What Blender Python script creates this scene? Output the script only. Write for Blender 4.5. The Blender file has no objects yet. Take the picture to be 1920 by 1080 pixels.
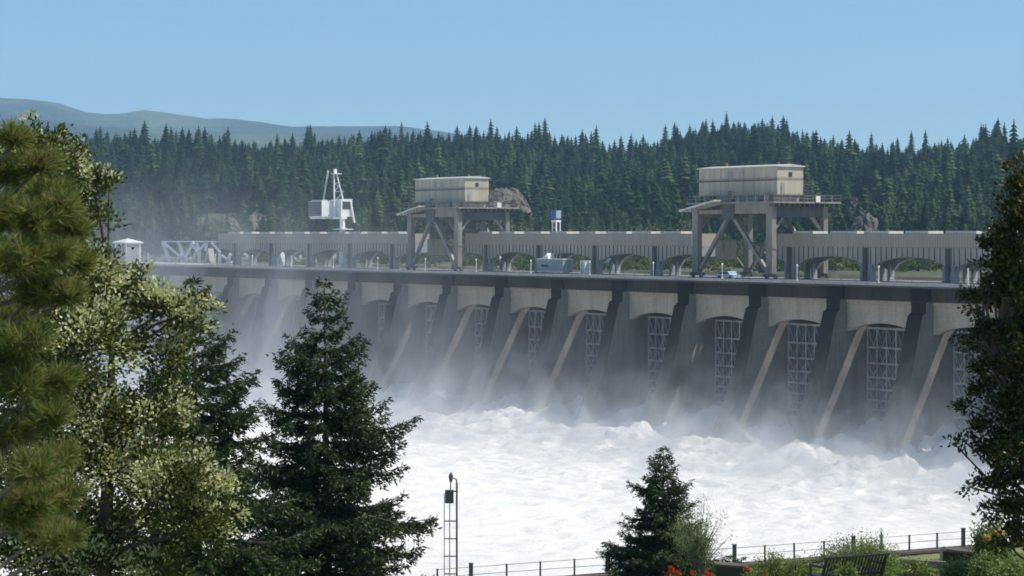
import bpy, math, random
import numpy as np
from mathutils import Vector, Matrix

# ------------------------------------------------------------------ camera, sky, sun, exposure
scene = bpy.context.scene
COL = scene.collection
F = 4000.0            # focal length in photo pixels (1920 wide)
HY = 438.0            # horizon row
HC = 35.0             # camera height above the tailwater
cam_d = bpy.data.cameras.new("camera")
cam = bpy.data.objects.new("camera", cam_d)
COL.objects.link(cam)
cam.location = (0, 0, HC)
cam.rotation_euler = (math.radians(90), 0, 0)
cam_d.sensor_width = 36.0
cam_d.lens = F / 1920 * 36.0
cam_d.shift_y = -(540 - HY) / 1920
cam_d.clip_start = 0.5
cam_d.clip_end = 40000
cam_d.dof.use_dof = True
cam_d.dof.focus_distance = 330
cam_d.dof.aperture_fstop = 6.3
scene.camera = cam

# dam frame: u runs along the dam to the right (towards us), n upstream, z up
AL = math.atan(2840 / F)
SA, CA = math.sin(AL), math.cos(AL)
Z0 = 350.0
X0 = 481 / F * Z0
ROT = math.atan2(-CA, SA)
PLANE = X0 + Z0 * SA / CA
def W(u, n, z=0.0):
    return Vector((X0 + u * SA + n * CA, Z0 - u * CA + n * SA, z))
def hit(px, n):                       # u and depth where the column px meets plane n
    t = (px - 960) / F
    Y = (PLANE + n / CA) / (t + SA / CA)
    X = t * Y
    return (X - X0) * SA - (Y - Z0) * CA, Y
def zat(py, Y):
    return HC - (py - HY) / F * Y
def P(px, py, Y):
    return Vector(((px - 960) / F * Y, Y, zat(py, Y)))

# sun: upstream 1, towards the right end k, up 1.8
KS = 0.85
sv = Vector((CA * 1.0 + SA * KS, SA * 1.0 - CA * KS, 1.8)).normalized()
sun_el = math.asin(sv.z)
sun_d = bpy.data.lights.new("sun", 'SUN')
sun_d.energy = 4.6
sun_d.angle = math.radians(0.53)
sun_d.color = (1.0, 0.94, 0.84)
sun = bpy.data.objects.new("sun", sun_d)
sun.rotation_euler = sv.to_track_quat('Z', 'Y').to_euler()
sun.location = (100, 100, 300)
COL.objects.link(sun)

world = bpy.data.worlds.new("World")
scene.world = world
world.use_nodes = True
wn = world.node_tree
bg = wn.nodes['Background']
sky = wn.nodes.new('ShaderNodeTexSky')
sky.sky_type = 'NISHITA'
sky.sun_disc = False
sky.sun_elevation = sun_el
sky.sun_rotation = math.atan2(sv.x, sv.y)
sky.air_density = 0.78
sky.dust_density = 0.0
sky.ozone_density = 6.0
tintn = wn.nodes.new('ShaderNodeMix'); tintn.data_type = 'RGBA'; tintn.blend_type = 'MULTIPLY'
tintn.inputs[0].default_value = 1.0
tintn.inputs[7].default_value = (.955, 1.03, .97, 1)          # slightly cyan camera white balance for the clear sky
wn.links.new(sky.outputs[0], tintn.inputs[6])
wn.links.new(tintn.outputs[2], bg.inputs[0])
bg.inputs[1].default_value = 0.109
scene.view_settings.view_transform = 'Standard'
scene.view_settings.look = 'None'
scene.view_settings.exposure = 0.28
scene.view_settings.gamma = 1
scene.cycles.volume_bounces = 2
scene.cycles.volume_step_rate = 0.32
scene.cycles.volume_max_steps = 256
scene.cycles.max_bounces = 6
scene.cycles.use_adaptive_sampling = True
scene.cycles.adaptive_threshold = 0.025
scene.cycles.filter_width = 1.7

# ------------------------------------------------------------------ helpers
rng = np.random.default_rng(7)
random.seed(7)

def _hash(ix, iy, seed):
    h = (ix.astype(np.int64) * 374761393 + iy.astype(np.int64) * 668265263 + seed * 974711) & 0xffffffff
    h = ((h ^ (h >> 13)) * 1274126177) & 0xffffffff
    return ((h ^ (h >> 16)) & 0xffff) / 65535.0
def vnoise(x, y, seed=0):
    x = np.asarray(x, float); y = np.asarray(y, float)
    ix = np.floor(x).astype(np.int64); iy = np.floor(y).astype(np.int64)
    fx = x - ix; fy = y - iy
    fx = fx * fx * (3 - 2 * fx); fy = fy * fy * (3 - 2 * fy)
    a = _hash(ix, iy, seed); b = _hash(ix + 1, iy, seed)
    c = _hash(ix, iy + 1, seed); d = _hash(ix + 1, iy + 1, seed)
    return (a * (1 - fx) + b * fx) * (1 - fy) + (c * (1 - fx) + d * fx) * fy
def fbm(x, y, oct=4, seed=0):
    s = 0; a = 0.5; t = 0
    for i in range(oct):
        s = s + a * vnoise(x * 2 ** i, y * 2 ** i, seed + i * 17); t += a; a *= 0.5
    return s / t

def tag(o, label=None, cat=None, group=None, kind=None):
    if label: o['label'] = label
    if cat: o['category'] = cat
    if group: o['group'] = group
    if kind: o['kind'] = kind
    return o
def empty(name, loc=(0, 0, 0), rz=0.0, parent=None):
    o = bpy.data.objects.new(name, None)
    COL.objects.link(o)
    o.location = loc
    o.rotation_euler = (0, 0, rz)
    o.parent = parent
    o.empty_display_size = 1
    return o
def copy_tree(o, parent=None, kids=None):
    c = o.copy()
    COL.objects.link(c)
    c.parent = parent
    for ch in [x for x in KIDS.get(o.name, [])]:
        k = copy_tree(ch, c)
    return c
KIDS = {}
def link(name, me, parent=None, loc=None, rz=None):
    o = bpy.data.objects.new(name, me)
    COL.objects.link(o)
    if parent is not None:
        o.parent = parent
        KIDS.setdefault(parent.name, []).append(o)
    if loc is not None: o.location = loc
    if rz is not None: o.rotation_euler = (0, 0, rz)
    return o

class MB:
    def __init__(s): s.v = []; s.f = []; s.m = []
    def box(s, x0, x1, y0, y1, z0, z1, m=0):
        b = len(s.v)
        s.v += [(x0, y0, z0), (x1, y0, z0), (x1, y1, z0), (x0, y1, z0), (x0, y0, z1), (x1, y0, z1), (x1, y1, z1), (x0, y1, z1)]
        for f in ((0, 3, 2, 1), (4, 5, 6, 7), (0, 1, 5, 4), (1, 2, 6, 5), (2, 3, 7, 6), (3, 0, 4, 7)):
            s.f.append(tuple(b + i for i in f)); s.m.append(m)
        return s
    def prism(s, pts, axis, a0, a1, m=0):
        """pts: polygon in the two other axes, extruded along axis from a0 to a1"""
        b = len(s.v); n = len(pts)
        for a in (a0, a1):
            for p, q in pts:
                s.v.append({'x': (a, p, q), 'y': (p, a, q), 'z': (p, q, a)}[axis])
        s.f.append(tuple(b + i for i in range(n))[::-1]); s.m.append(m)
        s.f.append(tuple(b + n + i for i in range(n))); s.m.append(m)
        for i in range(n):
            j = (i + 1) % n
            s.f.append((b + i, b + j, b + n + j, b + n + i)); s.m.append(m)
        return s
    def bar(s, p, q, w, h=None, m=0, sides=4, w2=None):
        p = Vector(p); q = Vector(q); h = h or w
        d = (q - p).normalized()
        up = Vector((0, 0, 1)) if abs(d.z) < .95 else Vector((0, 1, 0))
        a = d.cross(up).normalized(); c = a.cross(d).normalized()
        b = len(s.v)
        k = (w2 / w) if w2 else 1.0
        off = math.pi / sides
        rr = 1 / math.cos(math.pi / sides) if sides == 4 else 1
        for pt, kk in ((p, 1.0), (q, k)):
            for i in range(sides):
                t = 2 * math.pi * i / sides + off
                s.v.append(tuple(pt + a * (math.cos(t) * w / 2 * rr * kk) + c * (math.sin(t) * h / 2 * rr * kk)))
        s.f.append(tuple(b + i for i in range(sides))); s.m.append(m)
        s.f.append(tuple(b + sides + i for i in range(sides))[::-1]); s.m.append(m)
        for i in range(sides):
            j = (i + 1) % sides
            s.f.append((b + j, b + i, b + sides + i, b + sides + j)); s.m.append(m)
        return s
    def path(s, pts, r0, r1, sides=6, m=0):
        n = len(pts) - 1
        for i in range(n):
            a = r0 + (r1 - r0) * i / n; c = r0 + (r1 - r0) * (i + 1) / n
            s.bar(pts[i], pts[i + 1], 2 * a, 2 * a, m, sides, 2 * c)
        return s
    def mesh(s, name, mats, smooth=False):
        me = bpy.data.meshes.new(name)
        me.from_pydata(s.v, [], s.f)
        for m in mats: me.materials.append(m)
        if len(mats) > 1: me.polygons.foreach_set('material_index', s.m)
        if smooth: me.polygons.foreach_set('use_smooth', [True] * len(s.f))
        me.update()
        import bmesh
        bm = bmesh.new(); bm.from_mesh(me)
        bmesh.ops.recalc_face_normals(bm, faces=bm.faces)
        bm.to_mesh(me); bm.free()
        return me
    def build(s, name, mats, parent=None, loc=None, rz=None, smooth=False):
        if not isinstance(mats, (list, tuple)): mats = [mats]
        return link(name, s.mesh(name, mats, smooth), parent, loc, rz)

def np_mesh(name, V, Fc, mats, mi=None, smooth=False, attr=None):
    """V (N,3); Fc (M,k) all k-gons"""
    me = bpy.data.meshes.new(name)
    k = Fc.shape[1]
    me.vertices.add(len(V)); me.vertices.foreach_set('co', np.ascontiguousarray(V, dtype=np.float32).ravel())
    me.loops.add(Fc.size); me.loops.foreach_set('vertex_index', np.ascontiguousarray(Fc, dtype=np.int32).ravel())
    me.polygons.add(len(Fc))
    me.polygons.foreach_set('loop_start', np.arange(0, Fc.size, k, dtype=np.int32))
    if not isinstance(mats, (list, tuple)): mats = [mats]
    for m in mats: me.materials.append(m)
    if mi is not None: me.polygons.foreach_set('material_index', np.ascontiguousarray(mi, dtype=np.int32))
    if smooth: me.polygons.foreach_set('use_smooth', np.ones(len(Fc), dtype=bool))
    if attr is not None:
        a = me.attributes.new('tint', 'FLOAT', 'FACE')
        a.data.foreach_set('value', np.ascontiguousarray(attr, dtype=np.float32))
    me.update(); me.validate()
    return me
def grid_mesh(name, xs, ys, Z, mat, keep=None, smooth=True, xy=None):
    nx, ny = len(xs), len(ys)
    X, Y = np.meshgrid(xs, ys, indexing='ij')
    V = np.stack([X, Y, Z], -1).reshape(-1, 3) if xy is None else np.stack([xy[0], xy[1], Z], -1).reshape(-1, 3)
    i, j = np.meshgrid(np.arange(nx - 1), np.arange(ny - 1), indexing='ij')
    a = (i * ny + j).ravel()
    Fc = np.stack([a, a + ny, a + ny + 1, a + 1], -1)
    if keep is not None:
        Fc = Fc[keep[:-1, :-1].ravel()]
    return np_mesh(name, V, Fc, mat, smooth=smooth)

# ------------------------------------------------------------------ materials
def newmat(name):
    m = bpy.data.materials.new(name)
    m.use_nodes = True
    nt = m.node_tree
    b = nt.nodes['Principled BSDF']
    return m, nt, b
def N(nt, t, **kw):
    n = nt.nodes.new(t)
    for k, v in kw.items(): setattr(n, k, v)
    return n
def ramp(nt, fac, stops):
    r = N(nt, 'ShaderNodeValToRGB')
    el = r.color_ramp.elements
    while len(el) < len(stops): el.new(0.5)
    for e, (p, c) in zip(el, stops):
        e.position = p
        e.color = (*c, 1) if len(c) == 3 else c
    nt.links.new(fac, r.inputs[0])
    return r.outputs[0]
def coords(nt, scale=(1, 1, 1), kind='Object'):
    tc = N(nt, 'ShaderNodeTexCoord'); mp = N(nt, 'ShaderNodeMapping')
    mp.inputs['Scale'].default_value = scale
    nt.links.new(tc.outputs[kind], mp.inputs[0])
    return mp.outputs[0]
def noise(nt, vec, scale, detail=5, rough=.55, dist=0):
    n = N(nt, 'ShaderNodeTexNoise')
    n.inputs['Scale'].default_value = scale; n.inputs['Detail'].default_value = detail
    n.inputs['Roughness'].default_value = rough; n.inputs['Distortion'].default_value = dist
    nt.links.new(vec, n.inputs['Vector'])
    return n.outputs['Fac']
def mixc(nt, fac, a, b, mode='MIX'):
    m = N(nt, 'ShaderNodeMix', data_type='RGBA', blend_type=mode)
    for sock, val in ((m.inputs[0], fac), (m.inputs[6], a), (m.inputs[7], b)):
        if isinstance(val, (int, float)): sock.default_value = val
        elif isinstance(val, tuple): sock.default_value = (*val, 1)
        else: nt.links.new(val, sock)
    return m.outputs[2]
def bump(nt, b, h, strength=.3, dist=.1):
    n = N(nt, 'ShaderNodeBump')
    n.inputs['Strength'].default_value = strength; n.inputs['Distance'].default_value = dist
    nt.links.new(h, n.inputs['Height']); nt.links.new(n.outputs[0], b.inputs['Normal'])

def concrete(name, lo, hi, stain=(.05, .045, .04), amt=.5, streak=1.0):
    m, nt, b = newmat(name)
    big = noise(nt, coords(nt), .12, 5)
    st = noise(nt, coords(nt, (1, 1, .06)), .9 * streak, 5, .65)
    fine = noise(nt, coords(nt), 2.2, 6, .6)
    base = ramp(nt, big, [(.3, lo), (.7, hi)])
    sm = ramp(nt, st, [(.46, (0, 0, 0)), (.7, (amt, amt, amt))])
    c = mixc(nt, sm, base, stain)
    f2 = ramp(nt, fine, [(.3, (.82, .82, .82)), (.7, (1.08, 1.08, 1.08))])
    c = mixc(nt, 1.0, c, f2, 'MULTIPLY')
    # formwork lift lines
    wv = N(nt, 'ShaderNodeTexWave', wave_type='BANDS', bands_direction='Z', wave_profile='SAW')
    wv.inputs['Scale'].default_value = .21; wv.inputs['Distortion'].default_value = .0
    nt.links.new(coords(nt), wv.inputs['Vector'])
    ln = ramp(nt, wv.outputs['Fac'], [(0.0, (.75, .75, .75)), (.05, (1, 1, 1)), (1, (1, 1, 1))])
    c = mixc(nt, .9, c, ln, 'MULTIPLY')
    nt.links.new(c, b.inputs['Base Color'])
    b.inputs['Roughness'].default_value = .9
    b.inputs['Specular IOR Level'].default_value = .15
    bump(nt, b, fine, .25, .12)
    return m
def paint(name, c, rough=.55, dirt=.3, metal=0.0, scale=.8):
    m, nt, b = newmat(name)
    n1 = noise(nt, coords(nt, (1, 1, .25)), scale, 6, .6)
    lo = tuple(x * (1 - dirt) for x in c)
    nt.links.new(ramp(nt, n1, [(.35, lo), (.6, c)]), b.inputs['Base Color'])
    b.inputs['Roughness'].default_value = rough
    b.inputs['Metallic'].default_value = metal
    return m

M = {}
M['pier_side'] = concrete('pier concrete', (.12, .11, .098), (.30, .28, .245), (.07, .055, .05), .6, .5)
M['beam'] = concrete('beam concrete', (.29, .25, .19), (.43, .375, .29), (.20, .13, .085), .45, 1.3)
M['deck'] = concrete('deck concrete', (.34, .33, .31), (.48, .46, .43), (.15, .14, .13), .4)
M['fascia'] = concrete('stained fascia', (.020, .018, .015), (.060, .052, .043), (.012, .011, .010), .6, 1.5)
# nose of the piers: black algae from the top down, browner concrete near the water
m, nt, b = newmat('stained pier nose')
sep = N(nt, 'ShaderNodeSeparateXYZ'); nt.links.new(coords(nt), sep.inputs[0])
mr = N(nt, 'ShaderNodeMapRange'); mr.inputs[1].default_value = -1; mr.inputs[2].default_value = 26
nt.links.new(sep.outputs[2], mr.inputs[0])
n1 = noise(nt, coords(nt, (1, 1, .2)), .35, 6, .65)
ad = N(nt, 'ShaderNodeMath', operation='ADD'); nt.links.new(mr.outputs[0], ad.inputs[0])
ml = N(nt, 'ShaderNodeMath', operation='MULTIPLY_ADD'); nt.links.new(n1, ml.inputs[0]); ml.inputs[1].default_value = .7; ml.inputs[2].default_value = -.35
nt.links.new(ml.outputs[0], ad.inputs[1])
nt.links.new(ramp(nt, ad.outputs[0], [(.05, (.30, .26, .21)), (.25, (.19, .165, .135)), (.48, (.070, .060, .052)), (.65, (.022, .019, .017)), (1, (.012, .011, .010))]), b.inputs['Base Color'])
b.inputs['Roughness'].default_value = .9
b.inputs['Specular IOR Level'].default_value = .1
bump(nt, b, noise(nt, coords(nt), 1.5), .4, .2)
M['nose'] = m

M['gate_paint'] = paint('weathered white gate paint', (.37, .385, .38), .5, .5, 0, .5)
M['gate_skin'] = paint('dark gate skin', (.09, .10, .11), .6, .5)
M['steel'] = paint('crane steel', (.27, .245, .215), .6, .35)
M['steel_dark'] = paint('dark steel', (.10, .10, .10), .6, .4)
M['white'] = paint('white paint', (.80, .80, .78), .45, .12)
M['offwhite'] = paint('off white sheet', (.62, .61, .56), .5, .25)
M['blue'] = paint('blue paint', (.05, .12, .42), .45, .2)
M['grey_panel'] = paint('grey panel', (.33, .34, .34), .6, .25)
M['cabin'] = paint('cabin blue grey', (.36, .41, .42), .6, .2)
M['tan'] = paint('tan roof', (.45, .38, .28), .8, .3)
M['slate'] = paint('slate grey painted shade', (.11, .125, .14), .6, .2)  # shade tone for the jib house's downstream wall, which is really white
M['black'] = paint('black metal', (.02, .02, .022), .45, .3)
M['galv'] = paint('galvanised steel', (.13, .135, .14), .5, .3, .3)
M['glass'] = paint('dark glass', (.03, .035, .04), .1, .1)
M['rubber'] = paint('rubber', (.02, .02, .02), .8, .1)
M['carblue'] = paint('pale blue car paint', (.35, .48, .60), .25, .05)
def sheet(name, a, bcol, scale, axis=(1, 0, 0), lines=.45, horiz=False):
    m, nt, b = newmat(name)
    wv = N(nt, 'ShaderNodeTexWave', wave_type='BANDS', bands_direction='Z' if horiz else 'X', wave_profile='SIN')
    wv.inputs['Scale'].default_value = scale
    nt.links.new(coords(nt), wv.inputs['Vector'])
    st = noise(nt, coords(nt, (1, 1, .1)), .8, 5, .6)
    c = ramp(nt, st, [(.3, a), (.65, bcol)])
    ln = ramp(nt, wv.outputs['Fac'], [(0, (lines, lines, lines)), (.18, (1, 1, 1)), (1, (1, 1, 1))])
    nt.links.new(mixc(nt, 1, c, ln, 'MULTIPLY'), b.inputs['Base Color'])
    b.inputs['Roughness'].default_value = .6
    return m
M['house_wall'] = sheet('crane house sheeting', (.35, .305, .235), (.50, .44, .34), .11, lines=.55, horiz=True)
M['band'] = sheet('gallery band sheeting', (.35, .30, .24), (.41, .355, .29), .55, lines=.7)
M['panel'] = sheet('gallery ribbed panels', (.38, .33, .27), (.47, .41, .335), .115, lines=1.0)

# ground, grass, rock, foam, leaves
def leafmat(name, cols, trans=.35, src='random', rough=.55, nscale=.6, gloss=.03):
    m, nt, b = newmat(name)
    nt.nodes.remove(b)
    out = nt.nodes['Material Output']
    if src == 'random':
        oi = N(nt, 'ShaderNodeObjectInfo'); fac = oi.outputs['Random']
    elif src == 'tint':
        at = N(nt, 'ShaderNodeAttribute', attribute_name='tint'); fac = at.outputs['Fac']
    else:
        geo = N(nt, 'ShaderNodeNewGeometry'); fac = geo.outputs['Random Per Island']
    nz = noise(nt, coords(nt), nscale, 3)
    mm = N(nt, 'ShaderNodeMath', operation='MULTIPLY_ADD'); nt.links.new(nz, mm.inputs[0]); mm.inputs[1].default_value = .6; mm.inputs[2].default_value = -.3
    a2 = N(nt, 'ShaderNodeMath', operation='ADD', use_clamp=True); nt.links.new(fac, a2.inputs[0]); nt.links.new(mm.outputs[0], a2.inputs[1])
    n = len(cols)
    c = ramp(nt, a2.outputs[0], [(i / (n - 1), cc) for i, cc in enumerate(cols)])
    d = N(nt, 'ShaderNodeBsdfDiffuse'); t = N(nt, 'ShaderNodeBsdfTranslucent'); g = N(nt, 'ShaderNodeBsdfGlossy')
    nt.links.new(c, d.inputs[0]); nt.links.new(c, t.inputs[0])
    g.inputs['Roughness'].default_value = rough; g.inputs[0].default_value = (.8, .85, .8, 1)
    m1 = N(nt, 'ShaderNodeMixShader'); m1.inputs[0].default_value = trans
    nt.links.new(d.outputs[0], m1.inputs[1]); nt.links.new(t.outputs[0], m1.inputs[2])
    m2 = N(nt, 'ShaderNodeMixShader'); m2.inputs[0].default_value = gloss
    nt.links.new(m1.outputs[0], m2.inputs[1]); nt.links.new(g.outputs[0], m2.inputs[2])
    nt.links.new(m2.outputs[0], out.inputs[0])
    return m
FIR = [(.012, .032, .020), (.024, .055, .028), (.044, .082, .034), (.10, .145, .055)]
M['fir'] = leafmat('far fir foliage', FIR, .25, 'random', nscale=.15, gloss=0)
M['fir_t'] = leafmat('far fir foliage mass', FIR, .25, 'tint', nscale=.15, gloss=0)
M['broad_far'] = leafmat('far broadleaf foliage', [(.07, .11, .03), (.10, .14, .04), (.15, .17, .06)], .3, 'random', nscale=.15)
M['dead'] = leafmat('dead brown needles', [(.16, .08, .05), (.20, .11, .07)], .2, 'random')
M['spruce'] = leafmat('spruce needles', [(.014, .030, .010), (.028, .052, .016), (.052, .082, .022), (.085, .115, .035)], .3, 'island')
M['spruce_d'] = leafmat('dark spruce needles', [(.009, .020, .008), (.020, .038, .012), (.045, .072, .020), (.11, .14, .045)], .3, 'island')
M['pine'] = leafmat('pine needles', [(.07, .12, .02), (.14, .19, .04), (.24, .26, .07), (.36, .27, .13)], .4, 'island', gloss=.01)
M['leaf'] = leafmat('broad leaves', [(.026, .042, .008), (.055, .076, .015), (.10, .12, .026), (.19, .20, .06)], .35, 'island', .5, gloss=.012)
M['leaf_pale'] = leafmat('pale new leaves and painted highlights', [(.45, .47, .18), (.62, .63, .32), (.76, .76, .50)], .4, 'island', .5, gloss=.012)  # young leaves, also standing in for sunlit highlights
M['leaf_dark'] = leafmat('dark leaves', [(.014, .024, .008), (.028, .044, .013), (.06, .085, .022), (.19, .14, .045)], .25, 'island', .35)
M['shrub'] = leafmat('shrub leaves', [(.09, .15, .03), (.18, .25, .05), (.32, .36, .11)], .35, 'island')
M['willow'] = leafmat('wispy leaves', [(.14, .20, .06), (.24, .32, .09), (.38, .42, .20)], .4, 'island')
M['red_petal'] = leafmat('red petals', [(.55, .06, .03), (.75, .12, .07)], .3, 'island')
M['yellow_petal'] = leafmat('yellow petals', [(.75, .50, .08), (.85, .66, .22)], .3, 'island')
M['dry_leaf'] = leafmat('dry orange leaves', [(.30, .16, .05), (.42, .26, .10)], .3, 'island')
M['bark'] = paint('bark', (.13, .10, .08), .9, .5, 0, 6)
M['bark_grey'] = paint('grey bark', (.20, .17, .145), .9, .45, 0, 6)

m, nt, b = newmat('lawn')
c = ramp(nt, noise(nt, coords(nt), .5, 8, .65), [(.3, (.10, .14, .04)), (.5, (.20, .22, .07)), (.62, (.30, .27, .12)), (.75, (.15, .18, .05))])
nt.links.new(c, b.inputs['Base Color']); b.inputs['Roughness'].default_value = .9
bump(nt, b, noise(nt, coords(nt), 9), .8, .15)
M['lawn'] = m
m, nt, b = newmat('hillside soil')
c = ramp(nt, noise(nt, coords(nt), .02, 8, .6), [(.3, (.035, .05, .02)), (.5, (.06, .07, .03)), (.72, (.17, .14, .09))])
nt.links.new(c, b.inputs['Base Color']); b.inputs['Roughness'].default_value = .95
M['soil'] = m
m, nt, b = newmat('talus')
c = ramp(nt, noise(nt, coords(nt), .12, 8, .7), [(.3, (.09, .08, .065)), (.5, (.15, .135, .11)), (.7, (.22, .20, .165))])
nt.links.new(c, b.inputs['Base Color']); b.inputs['Roughness'].default_value = .95
bump(nt, b, noise(nt, coords(nt), .5), 1, 2)
M['talus'] = m
m, nt, b = newmat('mountain forest')
c = ramp(nt, noise(nt, coords(nt), .0016, 8, .65), [(.35, (.010, .024, .018)), (.52, (.030, .052, .030)), (.64, (.10, .13, .06))])
nt.links.new(c, b.inputs['Base Color']); b.inputs['Roughness'].default_value = 1
bump(nt, b, noise(nt, coords(nt), .02, 6), 1, 25)
M['mountain'] = m
m, nt, b = newmat('river water')
b.inputs['Base Color'].default_value = (.03, .06, .07, 1); b.inputs['Roughness'].default_value = .12
bump(nt, b, noise(nt, coords(nt), .8, 5), .5, .2)
M['water'] = m
m, nt, b = newmat('white water foam')
nn = noise(nt, coords(nt, (1, .75, 1)), .34, 10, .72, .8)
c = ramp(nt, nn, [(.30, (.74, .78, .75)), (.41, (.93, .92, .88)), (.52, (.98, .96, .91))])
nt.links.new(c, b.inputs['Base Color']); b.inputs['Roughness'].default_value = .7
b.inputs['Specular IOR Level'].default_value = .2
bump(nt, b, noise(nt, coords(nt), .7, 12, .8, .3), .8, .8)
M['foam'] = m
M['wall_brown'] = concrete('weathered brown wall', (.10, .08, .07), (.19, .155, .135), (.04, .03, .03), .5, 3)
M['rock'] = concrete('bank rock', (.12, .11, .10), (.22, .20, .18), (.05, .05, .05), .5, 1)

# ------------------------------------------------------------------ SETTING
# one ground sheet under everything, out to the horizon
gm = MB(); gm.v += [(-9000, -300, -6), (9000, -300, -6), (9000, 12500, -6), (-9000, 12500, -6)]; gm.f.append((0, 1, 2, 3)); gm.m.append(0)
tag(gm.build('ground', M['soil']), kind='structure')

# tailwater sheet and the churning foam below the dam
gm = MB(); gm.v += [(-420, -330, -1.6), (172, -330, -1.6), (172, 6, -1.6), (-420, 6, -1.6)]; gm.f.append((0, 1, 2, 3)); gm.m.append(0)
tag(gm.build('river', M['water'], loc=W(0, 0, 0), rz=ROT), kind='structure')
PITCH = 18.29
xs = np.concatenate([np.arange(-420, -170, 1.4), np.arange(-170, 75, .38), np.arange(75, 172, 1.4)])
ys = np.concatenate([np.arange(-250, -60, .8), np.arange(-60, 4.8, .36)])
U, Nn = np.meshgrid(xs, ys, indexing='ij')
near = 1 / (1 + np.exp((-Nn - 26) / 6.0))                       # 1 close to the dam
ph = ((U + PITCH * 40) % PITCH) / PITCH                          # 0..0.83 bay, rest pier
bayc = np.clip(1 - np.abs(ph - .417) / .5, 0, 1)
calm = .35 + .65 * near
z = 0.2 + (fbm(U / 14, Nn / 14, 4, 3) - .5) * 2.2 * calm
bil = np.abs(fbm(U / 6, Nn / 6, 5, 11) - .5) * 2
z += (1 - bil) ** 2 * (.5 + 1.2 * near) - .6
z += (fbm(U / 1.9, Nn / 1.9, 3, 23) - .5) * (.5 + 1.1 * near)
fr = 1 - np.abs(fbm(U / 2.4 + z * .3, Nn / 3.2, 5, 61) - .5) * 2          # torn crests
z += fr ** 4 * (.2 + .45 * near)
pk = np.clip(fbm(U / 3.4, Nn / 4.5, 4, 71) - .52, 0, 1) * near * np.clip((Nn + 44) / 20, 0, 1)
z += pk * 4.5 * (.7 + .6 * fbm(U / 1.2, Nn / 1.2, 3, 72))
# jets sloping down from the gate sills between the piers
jet = np.clip((Nn + 13) / 16, 0, 1)
z += jet * 3.6 * (0.8 + .4 * fbm(U / 3, Nn / 9, 3, 5))
# boil heaps just downstream of every bay
for k in range(-5, 24):
    uc = -PITCH * k + 7.6
    r1 = np.exp(-(((U - uc + 2.0) / 7.5) ** 2 + ((Nn + 17 + 2 * math.sin(k * 2.1)) / 5.5) ** 2))
    z += r1 * (.9 + 1.1 * math.sin(k * 1.7) ** 2) * (.5 + 1.0 * fbm(U / 2.6, Nn / 2.6, 4, 40 + k))
    r2 = np.exp(-(((U - uc - 3) / 5) ** 2 + ((Nn + 30 + 4 * math.sin(k * 1.3)) / 7) ** 2))
    z += r2 * (.6 + .5 * math.cos(k * 2.7)) * (.4 + 1.2 * fbm(U / 3, Nn / 3, 4, 80 + k))
me = grid_mesh('white_water', xs, ys, z, M['foam'])
tag(link('white_water', me, loc=W(0, 0, 0), rz=ROT), kind='structure')

# forebay water behind the dam
gm = MB(); gm.v += [(-700, 6, 23.0), (400, 6, 23.0), (400, 130, 23.0), (-700, 130, 23.0)]; gm.f.append((0, 1, 2, 3)); gm.m.append(0)
tag(gm.build('forebay_water', M['water'], loc=W(0, 0, 0), rz=ROT), kind='structure')

# ridge line of tree tops, photo pixels
RX = [-300, 150, 300, 420, 560, 650, 750, 820, 880, 960, 1010, 1060, 1130, 1200, 1260, 1310, 1380, 1440, 1500, 1560, 1600, 1660, 1730, 1790, 1860, 1920, 2300]
RY = [262, 258, 260, 262, 266, 262, 256, 258, 256, 262, 252, 268, 276, 280, 254, 244, 234, 236, 254, 268, 276, 274, 272, 266, 248, 246, 250]
def ridge_depth(px):
    return 1500 + 260 * np.sin((np.asarray(px, float) - 300) / 420.0) * .6 + 120 * (np.asarray(px) < 0)
def ridge_ground(px):
    Y = ridge_depth(px)
    return HC + (HY - np.interp(px, RX, RY)) / F * Y - 19.5
def foot_depth(px):
    return 700 + 120 * vnoise(np.asarray(px, float) / 210.0, np.zeros_like(np.asarray(px, float)), 5)
def terr(X, Y):
    X = np.asarray(X, float); Y = np.asarray(Y, float)
    px = 960 + F * X / np.maximum(Y, 50)
    px = np.clip(px, -300, 2300)
    n = (X - X0) * CA + (Y - Z0) * SA
    yf = foot_depth(px); yr = ridge_depth(px); zr = ridge_ground(px)
    t = np.clip((Y - yf) / (yr - yf), 0, 1)
    tt = t ** 1.15
    zh = 26 + (zr - 26) * tt
    back = np.clip((Y - yr) / 500, 0, 1)
    zh = zh - back * back * (zr - 10)
    zh = zh + (fbm(X / 95, Y / 95, 3, 9) - .5) * 22 * np.clip(t * 4, 0, 1) * (1 - t ** 5 * .8)
    shore = np.clip((n - 62) / 14, 0, 1)
    return -5.5 * (1 - shore) + zh * shore
xs = np.arange(-900, 900, 10.0); ys = np.arange(380, 2300, 10.0)
Xg, Yg = np.meshgrid(xs, ys, indexing='ij')
Zg = terr(Xg, Yg)
tag(link('hillside', grid_mesh('hillside', xs, ys, Zg, M['soil'])), kind='structure')

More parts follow.
